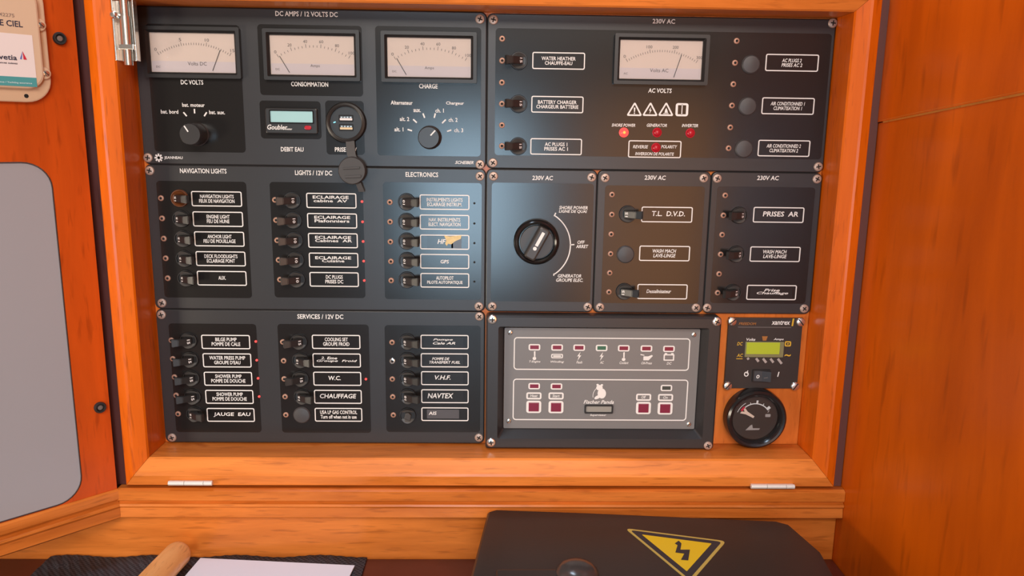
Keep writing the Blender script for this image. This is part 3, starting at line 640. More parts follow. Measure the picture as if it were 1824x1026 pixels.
Lt = [two('INSTRUMENTS LIGHTS', 64, 'ECLAIRAGE INSTRUM.', 62), two('NAV. INSTRUMENTS', 56, 'ELECT. NAVIGATION', 57), [('HF', -5.5, -1, 15, 8.5, 0.25)], [('GPS', 0, 0.5, 15, 6.4, 0.1)], two('AUTOPILOT', 31, 'PILOTE AUTOMATIQUE', 63)]
for i, (b_, l_) in enumerate(zip(Lx, Lt)):
    o = legend(t, fr, *b_, l_)
    if i == 2:
        tape(o, fr, 761, 420, 807, 442.5); tape(o, fr, 804, 422, 822, 442, TAPEG)
        q = [fr.uv(x, y) for x, y in ((791, 419), (800, 421), (822, 419), (821, 425), (810, 430), (804, 435), (798, 434), (796, 438), (793, 434), (795, 428))]
        mx, mz = sum(p[0] for p in q) / len(q), sum(p[1] for p in q) / len(q)
        add('torn_tape', prism([(p[0] - mx, p[1] - mz) for p in q][::-1], -0.0005, -0.0008), PEEL, o, (mx, 0, mz))
for x, y in ((845, 362), (845, 398), (845, 433), (845, 467), (845, 501.5)): put(t, fr, 'led_hole', M_HOLE, VOID, x, y)

# ================================================================== SERVICES PANEL
t, fr = plate('breaker_panel', 'black switch panel headed SERVICES 12V DC with fifteen framed legends, lower left', -0.2987, -0.0005, -0.2576, -0.1302, [])
film(t, fr, (300, 576), (466, 770)); film(t, fr, (494, 577), (661, 771)); film(t, fr, (685, 579), (855, 770))
T(t, fr, 'SERVICES / 12V DC', 570.5, 564, 82, 8.2)
screws(t, fr, [(287, 561), (306, 780), (854, 564), (853, 780)])
rivets(t, fr, [(305.5, 606), (308, 639), (311, 671.5), (314, 704), (317.5, 737), (504, 609), (505.5, 642.5), (506.5, 674.7), (508, 706.3), (509.5, 738.7), (698.5, 609.7), (699, 675), (699.7, 706.6), (700.8, 739)])
put(t, fr, 'rivet', M_RIVW, STEEL, 699, 643, -0.0003, None, 'bright new rivet')
for x, y, s in ((335, 607, 'on'), (337.5, 641, 'on'), (340, 674, 'on'), (342.5, 707, 'on'), (346, 738, 'off'), (532, 609, 'on'), (535, 642, 'off'), (535, 675, 'on'), (538, 707, 'off'), (725.5, 609, 'off'), (726, 642, 'off'), (726, 674.5, 'off'), (726.5, 706.5, 'off')):
    breaker(t, fr, x, y, s, M_MARK5 if x < 700 else M_MARK)
put(t, fr, 'blank_plug', M_PLUG, PLUG, 538, 738.7)
c = put(t, fr, 'breaker', M_COLLAR, BLACKG, 726.5, 739.5, 0, None, 'broken breaker without its lever')
bm = bmesh.new(); p_prism(bm, [(-0.003, -0.002), (0.0025, -0.0045), (0.0035, 0.001), (0.001, 0.0035), (-0.002, 0.003)], -0.0008, -0.0040, 0.0006)
add('broken_stub', finish(bm, 'm'), mat('broken_plastic', (0.05, 0.045, 0.042), 0.5), c, ABS[c.name])
Lx = [(358.2, 596, 446.7, 621.8), (360.7, 629, 449, 654.3), (362.8, 662, 450.7, 687), (365.4, 694.2, 452.7, 719), (367.8, 726.5, 455, 751)]
Lt = [two('BILGE PUMP', 38, 'POMPE DE CALE', 51), two('WATER PRESS PUMP', 64, "GROUPE D'EAU", 47), two('SHOWER PUMP', 47, 'POMPE DE DOUCHE', 61), two('SHOWER PUMP', 47, 'POMPE DE DOUCHE', 61), [('JAUGE  EAU', 2, 0, 66, 8.2, 0.1)]]
for b_, l_ in zip(Lx, Lt): legend(t, fr, *b_, l_)
for x, y in ((456, 608), (457.6, 641.4), (460, 673.6), (462, 706)): put(t, fr, 'status_led', M_LED, LEDON, x, y)
Lx = [(555.5, 596, 642.4, 621.7), (556.8, 629, 643.2, 654.5), (557.8, 661.8, 644.2, 687), (559, 694, 645.3, 719), (560.3, 726, 646, 751)]
Lt = [two('COOLING SET', 41, 'GROUPE FROID', 47), [('2. Eme', -14, -4, 29, 5.0, 0.25), ('Groupe  Froid', 0, 1.5, 72, 5.0, 0.25)], [('W.C.', -5, -1, 22, 7.6, 0.1)], [('CHAUFFAGE', 0, -1, 65, 8.0, 0.15)], two('USA LP GAS CONTROL', 66, 'Turn off when not in use', 64)]
for b_, l_ in zip(Lx, Lt): legend(t, fr, *b_, l_)
put(t, fr, 'status_led', M_LED, LEDON, 652, 675)
Lx = [(749.5, 596, 834.5, 621.7), (749.7, 629, 834.5, 654.2), (750.3, 661, 834.7, 686), (750.5, 693, 834.7, 718), (750.5, 725.2, 834.7, 749.8)]
Lt = [[('Pompe', -3, -3.5, 35, 4.6, 0.3), ('Cale AR', -1, 2.5, 40, 4.6, 0.3)], [('POMPE DE', -7, -2.5, 31, 4.8, 0.25), ('TRANSPERT FUEL', 0, 3.8, 55, 4.8, 0.25)], [('V.H.F.', -4, -1, 28, 7.6, 0.25)], [('NAVTEX', -8, -0.5, 46, 9.0, 0.2)], [('AIS', -22, -1.5, 14, 6.0, 0.1)]]
for i, (b_, l_) in enumerate(zip(Lx, Lt)):
    o = legend(t, fr, *b_, l_)
    if i < 4: tape(o, fr, b_[0] + 6, b_[1] + 4, b_[2] - 9, b_[3] - 3.5)
    else: tape(o, fr, b_[0] + 10, b_[1] + 4, b_[2] - 17, b_[3] - 4.5, TAPEG)

# ================================================================== ROTARY SOURCE SELECTOR PANEL
t, fr = plate('changeover_panel', 'square black panel with one large rotary switch and curved white pointer arc', 0.0005, 0.0985, -0.1291, -0.0005, [])
film(t, fr, (876, 325), (1051, 538))
T(t, fr, '230V AC', 966.5, 317, 37, 8.0, slant=0.1)
screws(t, fr, [(879, 314), (1054, 316), (877, 546), (1047, 547)])
u, v = fr.uv(956, 432, -0.008)
kn = add('rotary_switch', lathe([(0.0205, -0.0003), (0.0205, -0.0050), (0.0192, -0.0078), (0.0176, -0.0088), (0.0160, -0.0080), (0.0156, -0.0040), (0, -0.0040)], 48), BLACKG, t, (u, 0, v))
bm = bmesh.new(); p_prism(bm, [(x, z) for x, z in rrc(0.0105, 0.0306, 0.002)], -0.0040, -0.0185, 0.0016)
KMAT = mat('rotary_grip_plastic', (0.045, 0.038, 0.034), 0.38)
add('grip', finish(bm, 'm'), KMAT, kn, (u, 0, v), (0, math.radians(28), 0))
bm = bmesh.new(); p_prism(bm, circ(0.0150, 36), -0.0038, -0.0072, 0.0005); add('grip_base', finish(bm, 'm'), KMAT, kn, (u, 0, v))
bm = bmesh.new(); p_flat(bm, rr(-0.0014, 0.0014, -0.002, 0.0115, 0.0004, 2), 0); p_flat(bm, circ(0.0017, 12, 0, -0.0046), 0)
add('pointer_mark', finish(bm, 'm'), PRINT, kn, (u, -0.0187, v), (0, math.radians(28), 0))
# white arc joining the three positions
p0, p1, p2 = fr.uv(988, 384), fr.uv(1016, 436), fr.uv(988, 488)
def circ3(A, B, C_):
    ax, az, bx, bz, cx_, cz_ = *A, *B, *C_
    d = 2 * (ax * (bz - cz_) + bx * (cz_ - az) + cx_ * (az - bz))
    ux = ((ax * ax + az * az) * (bz - cz_) + (bx * bx + bz * bz) * (cz_ - az) + (cx_ * cx_ + cz_ * cz_) * (az - bz)) / d
    uz = ((ax * ax + az * az) * (cx_ - bx) + (bx * bx + bz * bz) * (ax - cx_) + (cx_ * cx_ + cz_ * cz_) * (bx - ax)) / d
    return ux, uz, math.hypot(ax - ux, az - uz)
ox, oz, orr = circ3(p0, p1, p2); aa = math.degrees(math.atan2(p0[1] - oz, p0[0] - ox)); ab = math.degrees(math.atan2(p2[1] - oz, p2[0] - ox))
bm = bmesh.new(); p_sector(bm, 0, 0, orr - 0.0005, orr + 0.0005, aa, ab, 0, 24); add('position_arc', finish(bm, 'm'), PRINT, t, (ox, -0.0004, oz))
ticks(t, fr, [(987, 385, 990, 379), (1016, 436, 1023, 435.5), (987, 487, 986, 491)], 0.0010)
for s, x, y, wd in (('SHORE POWER', 1021.5, 370, 51), ('LIGNE DE QUAI', 1020.5, 377, 50), ('OFF', 1035, 431.5, 13), ('ARRET', 1037, 439, 22), ('GENERATOR', 1014.5, 491.5, 42), ('GROUPE ELEC.', 1014.5, 499, 48)): T(t, fr, s, x, y, wd, 6.0, slant=0.2)

# ================================================================== SMALL 230 V PANELS
t, fr = plate('breaker_panel', 'narrow black 230V panel whose top legend reads T.L. D.V.D., middle right', 0.0995, 0.2005, -0.1292, -0.0005, [])
film(t, fr, (1078, 330), (1243, 541))
T(t, fr, '230V AC', 1167, 316.5, 38, 8.0, slant=0.1); screws(t, fr, [(1078, 317), (1254, 317.5), (1069, 547.5), (1240, 548.5)])
rivets(t, fr, [(1090, 346.5), (1089.7, 382), (1088.6, 417), (1087.5, 452), (1086, 486), (1084.5, 520)])
breaker(t, fr, 1118.5, 381.5, 'off', M_MARK5); breaker(t, fr, 1112.5, 519.7, 'off', M_MARK5); put(t, fr, 'blank_plug', M_PLUG, PLUG, 1114, 453)
LZ3 = (0.0462, 0.0140)
o = legend(t, fr, 1143.7, 368, 1231.8, 396.4, [('T.L.  D.V.D.', 3, -1.5, 59, 9.0, 0.1)], LZ3); tape(o, fr, 1146, 372, 1220, 392)
legend(t, fr, 1139.6, 437.6, 1227.4, 465, two('WASH MACH', 42, 'LAVE-LINGE', 40, 0.2), LZ3)
o = legend(t, fr, 1136.3, 506, 1222.8, 532.8, [('Dessalinisateur', -6, -0.5, 44, 6.5, 0.2)], LZ3); tape(o, fr, 1142, 510, 1210, 529)
t, fr = plate('breaker_panel', 'narrow black 230V panel whose top legend reads PRISES AR, far right of row', 0.2015, 0.3005, -0.1292, -0.0005, [])
film(t, fr, (1278, 332), (1434, 541))
T(t, fr, '230V AC', 1368, 317, 39, 8.0, slant=0.1); screws(t, fr, [(1278, 318), (1456, 319), (1260, 548.5), (1433, 550)])
rivets(t, fr, [(1291.5, 348), (1288.3, 383.6), (1286, 418), (1283.4, 453), (1280.6, 487.8), (1278, 521.4)])
for x, y in ((1317, 383.6), (1312, 453), (1306, 521.4)): breaker(t, fr, x, y, 'on', M_MARK5)
o = legend(t, fr, 1341.5, 368.6, 1431.5, 397, [('PRISES  AR', 4, -1.5, 63, 9.0, 0.1)], LZ3); tape(o, fr, 1346, 373, 1424, 393)
legend(t, fr, 1335.8, 438.7, 1424.7, 466.8, two('WASH MACH', 42, 'LAVE-LINGE', 42, 0.2), LZ3)
o = legend(t, fr, 1329.8, 507, 1418, 534.7, [('Prise', 1, -4, 28, 5.0, 0.3), ('Chauffage', 2, 1.8, 56, 5.6, 0.3)], LZ3); tape(o, fr, 1336, 511, 1410, 531)

# ================================================================== GENERATOR REMOTE PANEL
hx0, hx1, hz0, hz1 = 0.0012, 0.2155, -0.2580, -0.1306
t = thing('generator_panel', 'black recessed housing with grey generator control plate and magenta push buttons', 'control panel', ((hx0 + hx1) / 2, 0, hz0))
fr = Fr(((hx0 + hx1) / 2, 0, hz0)); hw = (hx1 - hx0) / 2; hh = hz1 - hz0
bm = bmesh.new(); o_ = rr(-hw, hw, 0, hh, 0.003, 4); m1 = rr(-hw + 0.0016, hw - 0.0016, 0.0016, hh - 0.0016, 0.0025, 4); m2 = rr(-hw + 0.011, hw - 0.011, 0.010, hh - 0.010, 0.002, 4); m3 = rr(-hw + 0.0165, hw - 0.0165, 0.0165, hh - 0.0130, 0.0015, 4)
def loopv(lp, y): return [bm.verts.new((p[0], y, p[1])) for p in lp]
loops = [loopv(o_, 0.0033), loopv(o_, -0.0105), loopv(m1, -0.0120), loopv(m2, -0.0120), loopv(m3, -0.0020), loopv(m3, 0.0033)]
for A, B in zip(loops, loops[1:] + loops[:1]):
    for i in range(len(A)): bm.faces.new((A[i], A[(i + 1) % len(A)], B[(i + 1) % len(A)], B[i]))
add('housing', finish(bm, 'm'), mat('housing_plastic', (0.030, 0.028, 0.029), 0.34), t)
pl = add('control_plate', prism(rr(-hw + 0.0168, hw - 0.0168, 0.0168, hh - 0.0132, 0.0012, 3), 0.0030, -0.0030), GREYPL, t)
YP = -0.0030; YT = -0.0033
for (x, y, me) in ((877, 569, M_BRIGHT), (1277, 573, M_BRIGHT), (874.7, 788, M_BRIGHT), (1261, 793.5, M_SCREW)): put(t, fr, 'screw', me, STEEL, x, y, -0.0120, (0, random.uniform(0, 1.5), 0))
for x, y in ((908.7, 592), (1235.8, 596), (906, 749.7), (1226.7, 755.3)): put(t, fr, 'screw', M_SM, STEEL, x, y, YP, (0, math.radians(-50), 0))
for (tl, br) in (((915.5, 599.8), (1226.5, 661)), ((914, 673.8), (1222, 750))):
    a = fr.uv(*tl, YP); b = fr.uv(*br, YP); a2 = fr.uv(tl[0], tl[1] + 2, YP); wd, h = b[0] - a[0], a[1] - b[1] - 0.0006
    add('white_border', ringm(rrc(wd, h, 0.0032), rrc(wd - 0.0020, h - 0.0020, 0.0022), YP, YT), PRINT, t, ((a[0] + b[0]) / 2, 0, (a[1] + b[1]) / 2))
M_LF = ringm(rrc(0.0108, 0.0060, 0.0016, 3), rrc(0.0078, 0.0034, 0.0002, 3), YP, YT); M_LC = prism(rrc(0.0080, 0.0036, 0.0002, 2), YP, YT - 0.0001)
M_TG = ringm(rrc(0.0142, 0.0068, 0.0017, 3), rrc(0.0112, 0.0040, 0.0003, 3), YP, YT)
M_BF = ringm(rrc(0.0140, 0.0120, 0.0022, 3), rrc(0.0096, 0.0086, 0.0004, 3), YP, YT); M_BC = prism(rrc(0.0096, 0.0086, 0.0004, 3), YP, YT - 0.0008, 0.0004)
M_LCG = M_LC.copy(); M_LCK = M_LC.copy()
def icon(kind, px, py):
    bm = bmesh.new()
    if kind == 'therm': p_flat(bm, [(-0.0006, 0.0042), (0.0008, 0.0046), (0.0009, -0.0008), (-0.0004, -0.0012)], 0); p_flat(bm, circ(0.0017, 10, 0, -0.0024), 0)
    if kind == 'tank': p_ring(bm, rrc(0.0110, 0.0042, 0.0012, 3), rrc(0.0090, 0.0024, 0.0006, 3), 0.0002, 0); p_flat(bm, rrc(0.0074, 0.0014, 0.0003, 2), 0)
    if kind == 'bolt': p_flat(bm, [(0.0012, 0.0044), (-0.0020, -0.0002), (-0.0002, 0.0002), (-0.0014, -0.0042), (0.0020, 0.0010), (0.0002, 0.0008)], 0)
    if kind == 'oil': p_flat(bm, [(-0.0028, 0.0008), (0.0016, 0.0008), (0.0050, 0.0022), (0.0060, 0.0012), (0.0022, -0.0030), (-0.0028, -0.0030)], 0); p_flat(bm, [(-0.0056, 0.0030), (-0.0020, 0.0022), (-0.0020, 0.0014), (-0.0056, 0.0020)], 0)
    if kind == 'batt': p_ring(bm, rrc(0.0100, 0.0062, 0.0006, 3), rrc(0.0076, 0.0040, 0.0004, 3), 0.0002, 0); p_flat(bm, rr(-0.0042, -0.0018, 0.0031, 0.0043, 0.0002, 2), 0); p_flat(bm, rr(0.0018, 0.0042, 0.0031, 0.0043, 0.0002, 2), 0)
    u, v = fr.uv(px, py, YT); add('symbol', finish(bm, 'm'), PRINT, t, (u, YT, v))
for (x, y, cm, ik, s, wd) in ((952, 618.4, 0, 'therm', 'T-Engine', 20), (992.3, 618.8, 0, 'tank', 'Winding', 24), (1031.6, 619.2, 0, 'bolt', 'Fault', 11), (1071.6, 619.7, 1, 'bolt', 'AC', 7), (1111, 620.2, 0, 'therm', 'Coolant', 16), (1151.4, 620.7, 0, 'oil', 'Oil-Press', 19), (1191.5, 621.3, 0, 'batt', 'DC', 9)):
    f_ = put(t, fr, 'lamp_frame', M_LF, PRINT, x, y, 0, None, None, 0.003); add('lamp_lens', M_LCG if cm else M_LC, LEDGREEN if cm else LEDMAG, f_, ABS[f_.name])
    icon(ik, x, y + 15.5); T(t, fr, s, x + 0.5, y + 26, wd, 4.6, YT, None, 'lettering', 0.3)
for (x, y, k) in ((951.5, 687.7, 0), (991.2, 688.2, 0), (1187, 691, 1)):
    f_ = put(t, fr, 'lamp_frame', M_LF, PRINT, x, y, 0, None, None, 0.003); add('lamp_lens', M_LCK if k else M_LC, mat('dark_lens', (0.05, 0.06, 0.055), 0.3) if k else LEDMAG, f_, ABS[f_.name])
for (x, y, s, wd, bx, by) in ((951, 705, 'Heat', 13, 950.7, 724.6), (990.5, 705.2, 'Start', 13, 990.3, 725), (1146.4, 707.5, 'Off', 8, 1146, 726.7), (1185.4, 708, 'On', 8, 1184.6, 727.4)):
    g_ = put(t, fr, 'tag_frame', M_TG, PRINT, x, y, 0, None, None, 0.003); T(g_, fr, s, x, y, wd, 5.0, YT, None, 'lettering', 0.2)
    f_ = put(t, fr, 'button_frame', M_BF, PRINT, bx, by, 0, None, None, 0.003); add('push_button', M_BC, LEDMAG, f_, ABS[f_.name])
# seated animal emblem
u, v = fr.uv(1067.5, 697.5, YT); bm = bmesh.new()
def ell(cx_, cz_, a_, b_, n=14, rot=0.0):
    c_, s_ = math.cos(rot), math.sin(rot); return [(cx_ + a_ * math.cos(2 * math.pi * i / n) * c_ - b_ * math.sin(2 * math.pi * i / n) * s_, cz_ + a_ * math.cos(2 * math.pi * i / n) * s_ + b_ * math.sin(2 * math.pi * i / n) * c_) for i in range(n)]
for k, e_ in enumerate(((0.0, 0.0038, 0.0031, 0.0027, 14, 0.2), (-0.0018, 0.0066, 0.0012, 0.0010, 10, 0), (0.0022, 0.0064, 0.0012, 0.0010, 10, 0), (0.0024, -0.0018, 0.0040, 0.0050, 14, 0.1), (-0.0014, -0.0054, 0.0034, 0.0016, 12, 0.5))):
    p_flat(bm, ell(*e_), -0.00003 * k)
p_sector(bm, 0.0040, -0.0040, 0.0096, 0.0101, 130, 190, -0.0002, 8)
add('animal_emblem', finish(bm, 'm'), PRINT, t, (u, YT, v))
T(t, fr, 'Fischer Panda', 1066.5, 716, 54, 6.6, YT, None, 'lettering', 0.3); T(t, fr, 'Superviseur', 1065.5, 739.7, 29, 4.6, YT, None, 'lettering', 0.2)
dk = put(t, fr, 'name_window', ringm(rrc(0.0270, 0.0086, 0.0012, 3), rrc(0.0240, 0.0058, 0.0008, 3), YP, YT - 0.0010), BLACK, 1066.5, 728.3, 0, None, None, 0.003)
add('window_strip', prism(rrc(0.0242, 0.0060, 0.0006, 2), YP, YT), mat('window_strip_grey', (0.30, 0.29, 0.26), 0.4), dk, ABS[dk.name])

# ================================================================== INVERTER REMOTE
ix0, ix1, iz0, iz1 = 0.2258, 0.2953, -0.2020, -0.1337
t = thing('inverter_remote', 'small square black remote with lime display and rocker switch above round gauge', 'control panel', ((ix0 + ix1) / 2, 0, iz0))
fr = Fr(((ix0 + ix1) / 2, 0, iz0)); hw = (ix1 - ix0) / 2; YI = 0.0010; YJ = 0.0007
add('faceplate', prism(rr(-hw, hw, 0, iz1 - iz0, 0.0006, 2), 0.0034, YI, 0.0003), mat('remote_plate', (0.032, 0.027, 0.025), 0.36), t)
for i, (x, y) in enumerate(((1304, 572.5), (1426, 573.6), (1296, 687), (1416, 688))): put(t, fr, 'screw', M_SLOT, STEEL, x, y, YI, (0, math.radians((-40, 50, -50, -55)[i]), 0))
T(t, fr, 'xantrex', 1391, 574.8, 33, 7.6, YJ, slant=0.2); T(t, fr, 'FREEDOM', 1331.6, 576.6, 31, 4.6, YJ, ORG, slant=0.2)
u, v = fr.uv(1412, 574.2, YJ); add('yellow_bar', prism([(-0.0008, -0.0036), (0.0006, -0.0036), (0.0013, 0.0036), (-0.0002, 0.0036)], YI, YJ), YEL, t, (u, 0, v))
u, v = fr.uv(1362, 583, YJ); add('rule_line', prism(rrc(0.050, 0.0011, 0.0002, 2), YI, YJ), mat('rule_grey', (0.10, 0.085, 0.08), 0.5), t, (u, 0, v))
a = fr.uv(1327.8, 608.4, YJ); b = fr.uv(1394.5, 636.4, YJ); mx, mz, wd, h = (a[0] + b[0]) / 2, (a[1] + b[1]) / 2, b[0] - a[0], a[1] - b[1]
d_ = add('display_bezel', prism(rrc(wd, h, 0.0008, 3), YI, YI - 0.0012, 0.0004), mat('display_bezel_grey', (0.22, 0.21, 0.10), 0.3), t, (mx, 0, mz))
a = fr.uv(1330.5, 610, -0.0005); b = fr.uv(1388, 631, -0.0005); add('display', prism(rrc(b[0] - a[0], a[1] - b[1], 0.0004, 2), YI - 0.0011, YI - 0.0016), LCDG, d_, ((a[0] + b[0]) / 2, 0, (a[1] + b[1]) / 2))
T(t, fr, 'Volts', 1337.5, 604.7, 16, 4.8, YJ, slant=0.2); T(t, fr, 'Amps', 1387, 604.7, 18, 4.8, YJ, slant=0.2); T(t, fr, 'DC', 1318, 612.3, 10, 6, YJ, YEL, slant=0.2); T(t, fr, 'AC', 1318, 633, 11, 6, YJ, YEL, slant=0.2)
T(t, fr, '~', 1403, 633, 11, 4, YJ, YEL)
bm = bmesh.new(); p_flat(bm, rr(-0.003, 0.003, -0.0004, 0.0003, 0.0001, 2), 0); u, v = fr.uv(1317, 639, YJ); add('underline', finish(bm, 'm'), YEL, t, (u, YJ, v))
bm = bmesh.new(); p_ring(bm, rrc(0.0060, 0.0050, 0.0012, 3), rrc(0.0036, 0.0028, 0.0006, 3), 0.0002, 0); p_flat(bm, circ(0.0008, 8), 0); u, v = fr.uv(1403.5, 612.5, YJ); add('symbol', finish(bm, 'm'), YEL, t, (u, YJ, v))
bm = bmesh.new(); p_flat(bm, [(-0.0026, 0.0022), (0.0028, 0.0022), (0.0016, -0.0020), (-0.0016, -0.0020)], 0); u, v = fr.uv(1362, 603, YJ); add('symbol', finish(bm, 'm'), ORG, t, (u, YJ, v))
for (x, y, L) in ((1332.5, 639, 3), (1349, 641.2, 6), (1362, 642.3, 7.5), (1375, 642.3, 7), (1389, 643.5, 9)):
    p = fr.uv(x - L / 2.6, y - L / 2, YJ); q = fr.uv(x + L / 2.6, y + L / 2, YJ); bm = bmesh.new(); cx_, cz_ = (p[0] + q[0]) / 2, (p[1] + q[1]) / 2
    p_bar(bm, p[0] - cx_, p[1] - cz_, q[0] - cx_, q[1] - cz_, 0.0022, 0); add('scale_mark', finish(bm, 'm'), mat('dim_print', (0.42, 0.37, 0.35), 0.5), t, (cx_, YJ, cz_))
u, v = fr.uv(1357, 670, -0.001)
rk = add('rocker_frame', ringm(rrc(0.0172, 0.0118, 0.0008, 3), rrc(0.0150, 0.0098, 0.0006, 3), YI, -0.0008), BLACK, t, (u, 0, v))
bm = bmesh.new()
P_ = [(-0.0075, 0.0012), (-0.0075, -0.0004), (0.0, -0.0016), (0.0075, -0.0042), (0.0075, 0.0012)]
A = [bm.verts.new((x, y, 0.0049)) for x, y in P_]; B = [bm.verts.new((x, y, -0.0049)) for x, y in P_]
for i in range(5): bm.faces.new((A[i], A[(i + 1) % 5], B[(i + 1) % 5], B[i]))
bm.faces.new(A); bm.faces.new(B); add('rocker', finish(bm, 'm'), mat('rocker_plastic', (0.035, 0.032, 0.035), 0.3), rk, (u, 0, v))
bm = bmesh.new(); p_ring(bm, ell(0, 0, 0.0014, 0.0018, 16), ell(0, 0, 0.0007, 0.0011, 16), 0.0001, 0); add('rocker_mark', finish(bm, 'm'), PRINT, rk, (u - 0.0038, -0.0014, v - 0.0004), (0, 0.4, 0))
bm = bmesh.new(); p_flat(bm, rr(-0.0018, 0.0018, -0.0004, 0.0004, 0.0001, 2), 0); add('rocker_mark', finish(bm, 'm'), GREYINK, rk, (u + 0.0030, -0.0036, v - 0.0008), (0, -0.25, math.radians(-17)))
bm = bmesh.new(); p_ring(bm, ell(0, 0, 0.0022, 0.0024, 16), ell(0, 0, 0.0013, 0.0015, 16), 0.0001, 0); p_bar(bm, 0.0004, 0.0006, 0.0012, 0.0036, 0.0008, -0.00003); u, v = fr.uv(1329.4, 666.5, YJ); add('power_symbol', finish(bm, 'm'), PRINT, t, (u, YJ, v))
ticks_ = fr.uv(1386.4, 666.7, YJ); bm = bmesh.new(); p_bar(bm, -0.0005, -0.0024, 0.0005, 0.0024, 0.0010, 0); add('on_mark', finish(bm, 'm'), PRINT, t, (ticks_[0], YJ, ticks_[1]))

# ================================================================== ROUND GAUGE
gx, gz = 0.2562, -0.2300
t = thing('round_gauge', 'round black dial gauge with white needle and red mark below the remote', 'gauge', (gx, 0, gz - 0.029))
def G(n, me, m, x=0, y=0, z=0, par=None, rot=None): return add(n, me, m, par or t, (x, y, z + 0.029), rot)
bz = G('bezel', lathe([(0.0288, 0.0034), (0.0288, -0.0050), (0.0280, -0.0078), (0.0262, -0.0092), (0.0244, -0.0088), (0.0226, -0.0066), (0.0220, -0.0040), (0.0220, -0.0010), (0.0, -0.0010)], 56), mat('gauge_bezel', (0.014, 0.013, 0.014), 0.2))
G('dial', lathe([(0.0219, -0.0012), (0, -0.0013)], 48), mat('gauge_dial', (0.045, 0.032, 0.026), 0.45))
bm = bmesh.new(); p_sector(bm, 0, -0.001, 0.0142, 0.0152, 132, 42, 0, 20)
for a_, r1, wd in ((85, 0.0180, 0.0018), (62, 0.0168, 0.0007), (108, 0.0166, 0.0006), (40, 0.0180, 0.0028)):
    t_ = math.radians(a_); p_bar(bm, 0.0142 * math.cos(t_), -0.001 + 0.0142 * math.sin(t_), r1 * math.cos(t_), -0.001 + r1 * math.sin(t_), wd, -0.00004)
G('scale', finish(bm, 'm'), PRINT, 0, -0.0015)
bm = bmesh.new(); p_sector(bm, 0, -0.001, 0.0140, 0.0162, 150, 132, 0, 6); G('red_mark', finish(bm, 'm'), REDP, 0, -0.0015)
bm = bmesh.new(); p_sector(bm, 0, -0.001, 0.0176, 0.0181, 160, 122, 0, 8); G('thin_arc', finish(bm, 'm'), PRINT, 0, -0.0015)
bm = bmesh.new(); p_flat(bm, rr(0.0100, 0.0150, 0.0005, 0.0035, 0.0006, 2), 0); p_flat(bm, [(0.0118, 0.0050), (0.0126, 0.0050), (0.0138, 0.0072), (0.0128, 0.0072)], 0); G('numeral', finish(bm, 'm'), mat('dim_print', (0.42, 0.37, 0.35), 0.5), 0, -0.0015)
bm = bmesh.new(); a_ = math.radians(150); ca, sa = math.cos(a_), math.sin(a_)
def rt(x, z): return (x * ca - z * sa, x * sa + z * ca)
lp = [rt(0.0015, 0.0010), rt(0.0100, 0.0016), rt(0.0150, 0.0034), rt(0.0148, 0.0012), rt(0.0120, 0.0), rt(0.0142, -0.0016), rt(0.0138, -0.0034), rt(0.0095, -0.0016), rt(0.0015, -0.0010)]
p_prism(bm, lp, 0, -0.0006); G('needle', finish(bm, 'm'), mat('needle_cream', (0.82, 0.62, 0.50), 0.45), 0, -0.0022)
bm = bmesh.new(); p_flat(bm, [(-0.0080, -0.0128), (0.0050, -0.0124), (0.0060, -0.0108), (-0.0010, -0.0108), (-0.0018, -0.0072), (-0.0034, -0.0078)], 0); G('maker_mark', finish(bm, 'm'), mat('dim_print', (0.42, 0.37, 0.35), 0.5), 0, -0.0015)
G('pane', lathe([(0.0218, -0.0040), (0.0, -0.0042)], 40), PANE)

# ================================================================== LEFT BULKHEAD THINGS
lp_ = tag(add('locker_panel', prism(hole, 0.010, 0.0008, 0.0004), GREYLAM, None, LW.o, LROT), 'smooth grey rounded panel let into the left wooden bulkhead', 'panel')
shade_ring = ringm(rr(-0.4196, -0.0274, -0.2862, 0.0031, 0.0206, 8), rr(-0.4190, -0.0280, -0.2856, 0.0025, 0.0200, 8), 0.0010, 0.0001)  # thin dark ring painting the shade along the grey panel's edge
so_ = add('edge_shade', shade_ring, mat('edge_shade_brown', (0.06, 0.035, 0.03), 0.6), None); so_.parent = lp_
LL = lambda x, y, off=0.0: LW.uv(x, y, off)
for (px, py, lab) in ((105, 69, 'black rubber buffer beside the beige lid, upper left'), (177, 725, 'black rubber buffer beside the grey panel, lower left')):
    u, v = LL(px, py); P = LW.o + LW.M @ Vector((u, 0, v))
    bt = thing('rubber_buffer', lab, 'buffer', P, math.radians(45), 'rubber buffers on the left bulkhead')
    add('rubber_cup', lathe([(0.0046, 0.0), (0.0050, -0.0020), (0.0044, -0.0036), (0.0034, -0.0036), (0.0028, -0.0016), (0, -0.0014)], 24), RUBBER, bt)
    add('screw', lathe([(0.0024, -0.0012), (0.0020, -0.0024), (0, -0.0026)], 14), mat('dull_screw', (0.30, 0.27, 0.25), 0.4, metal=0.6), bt)
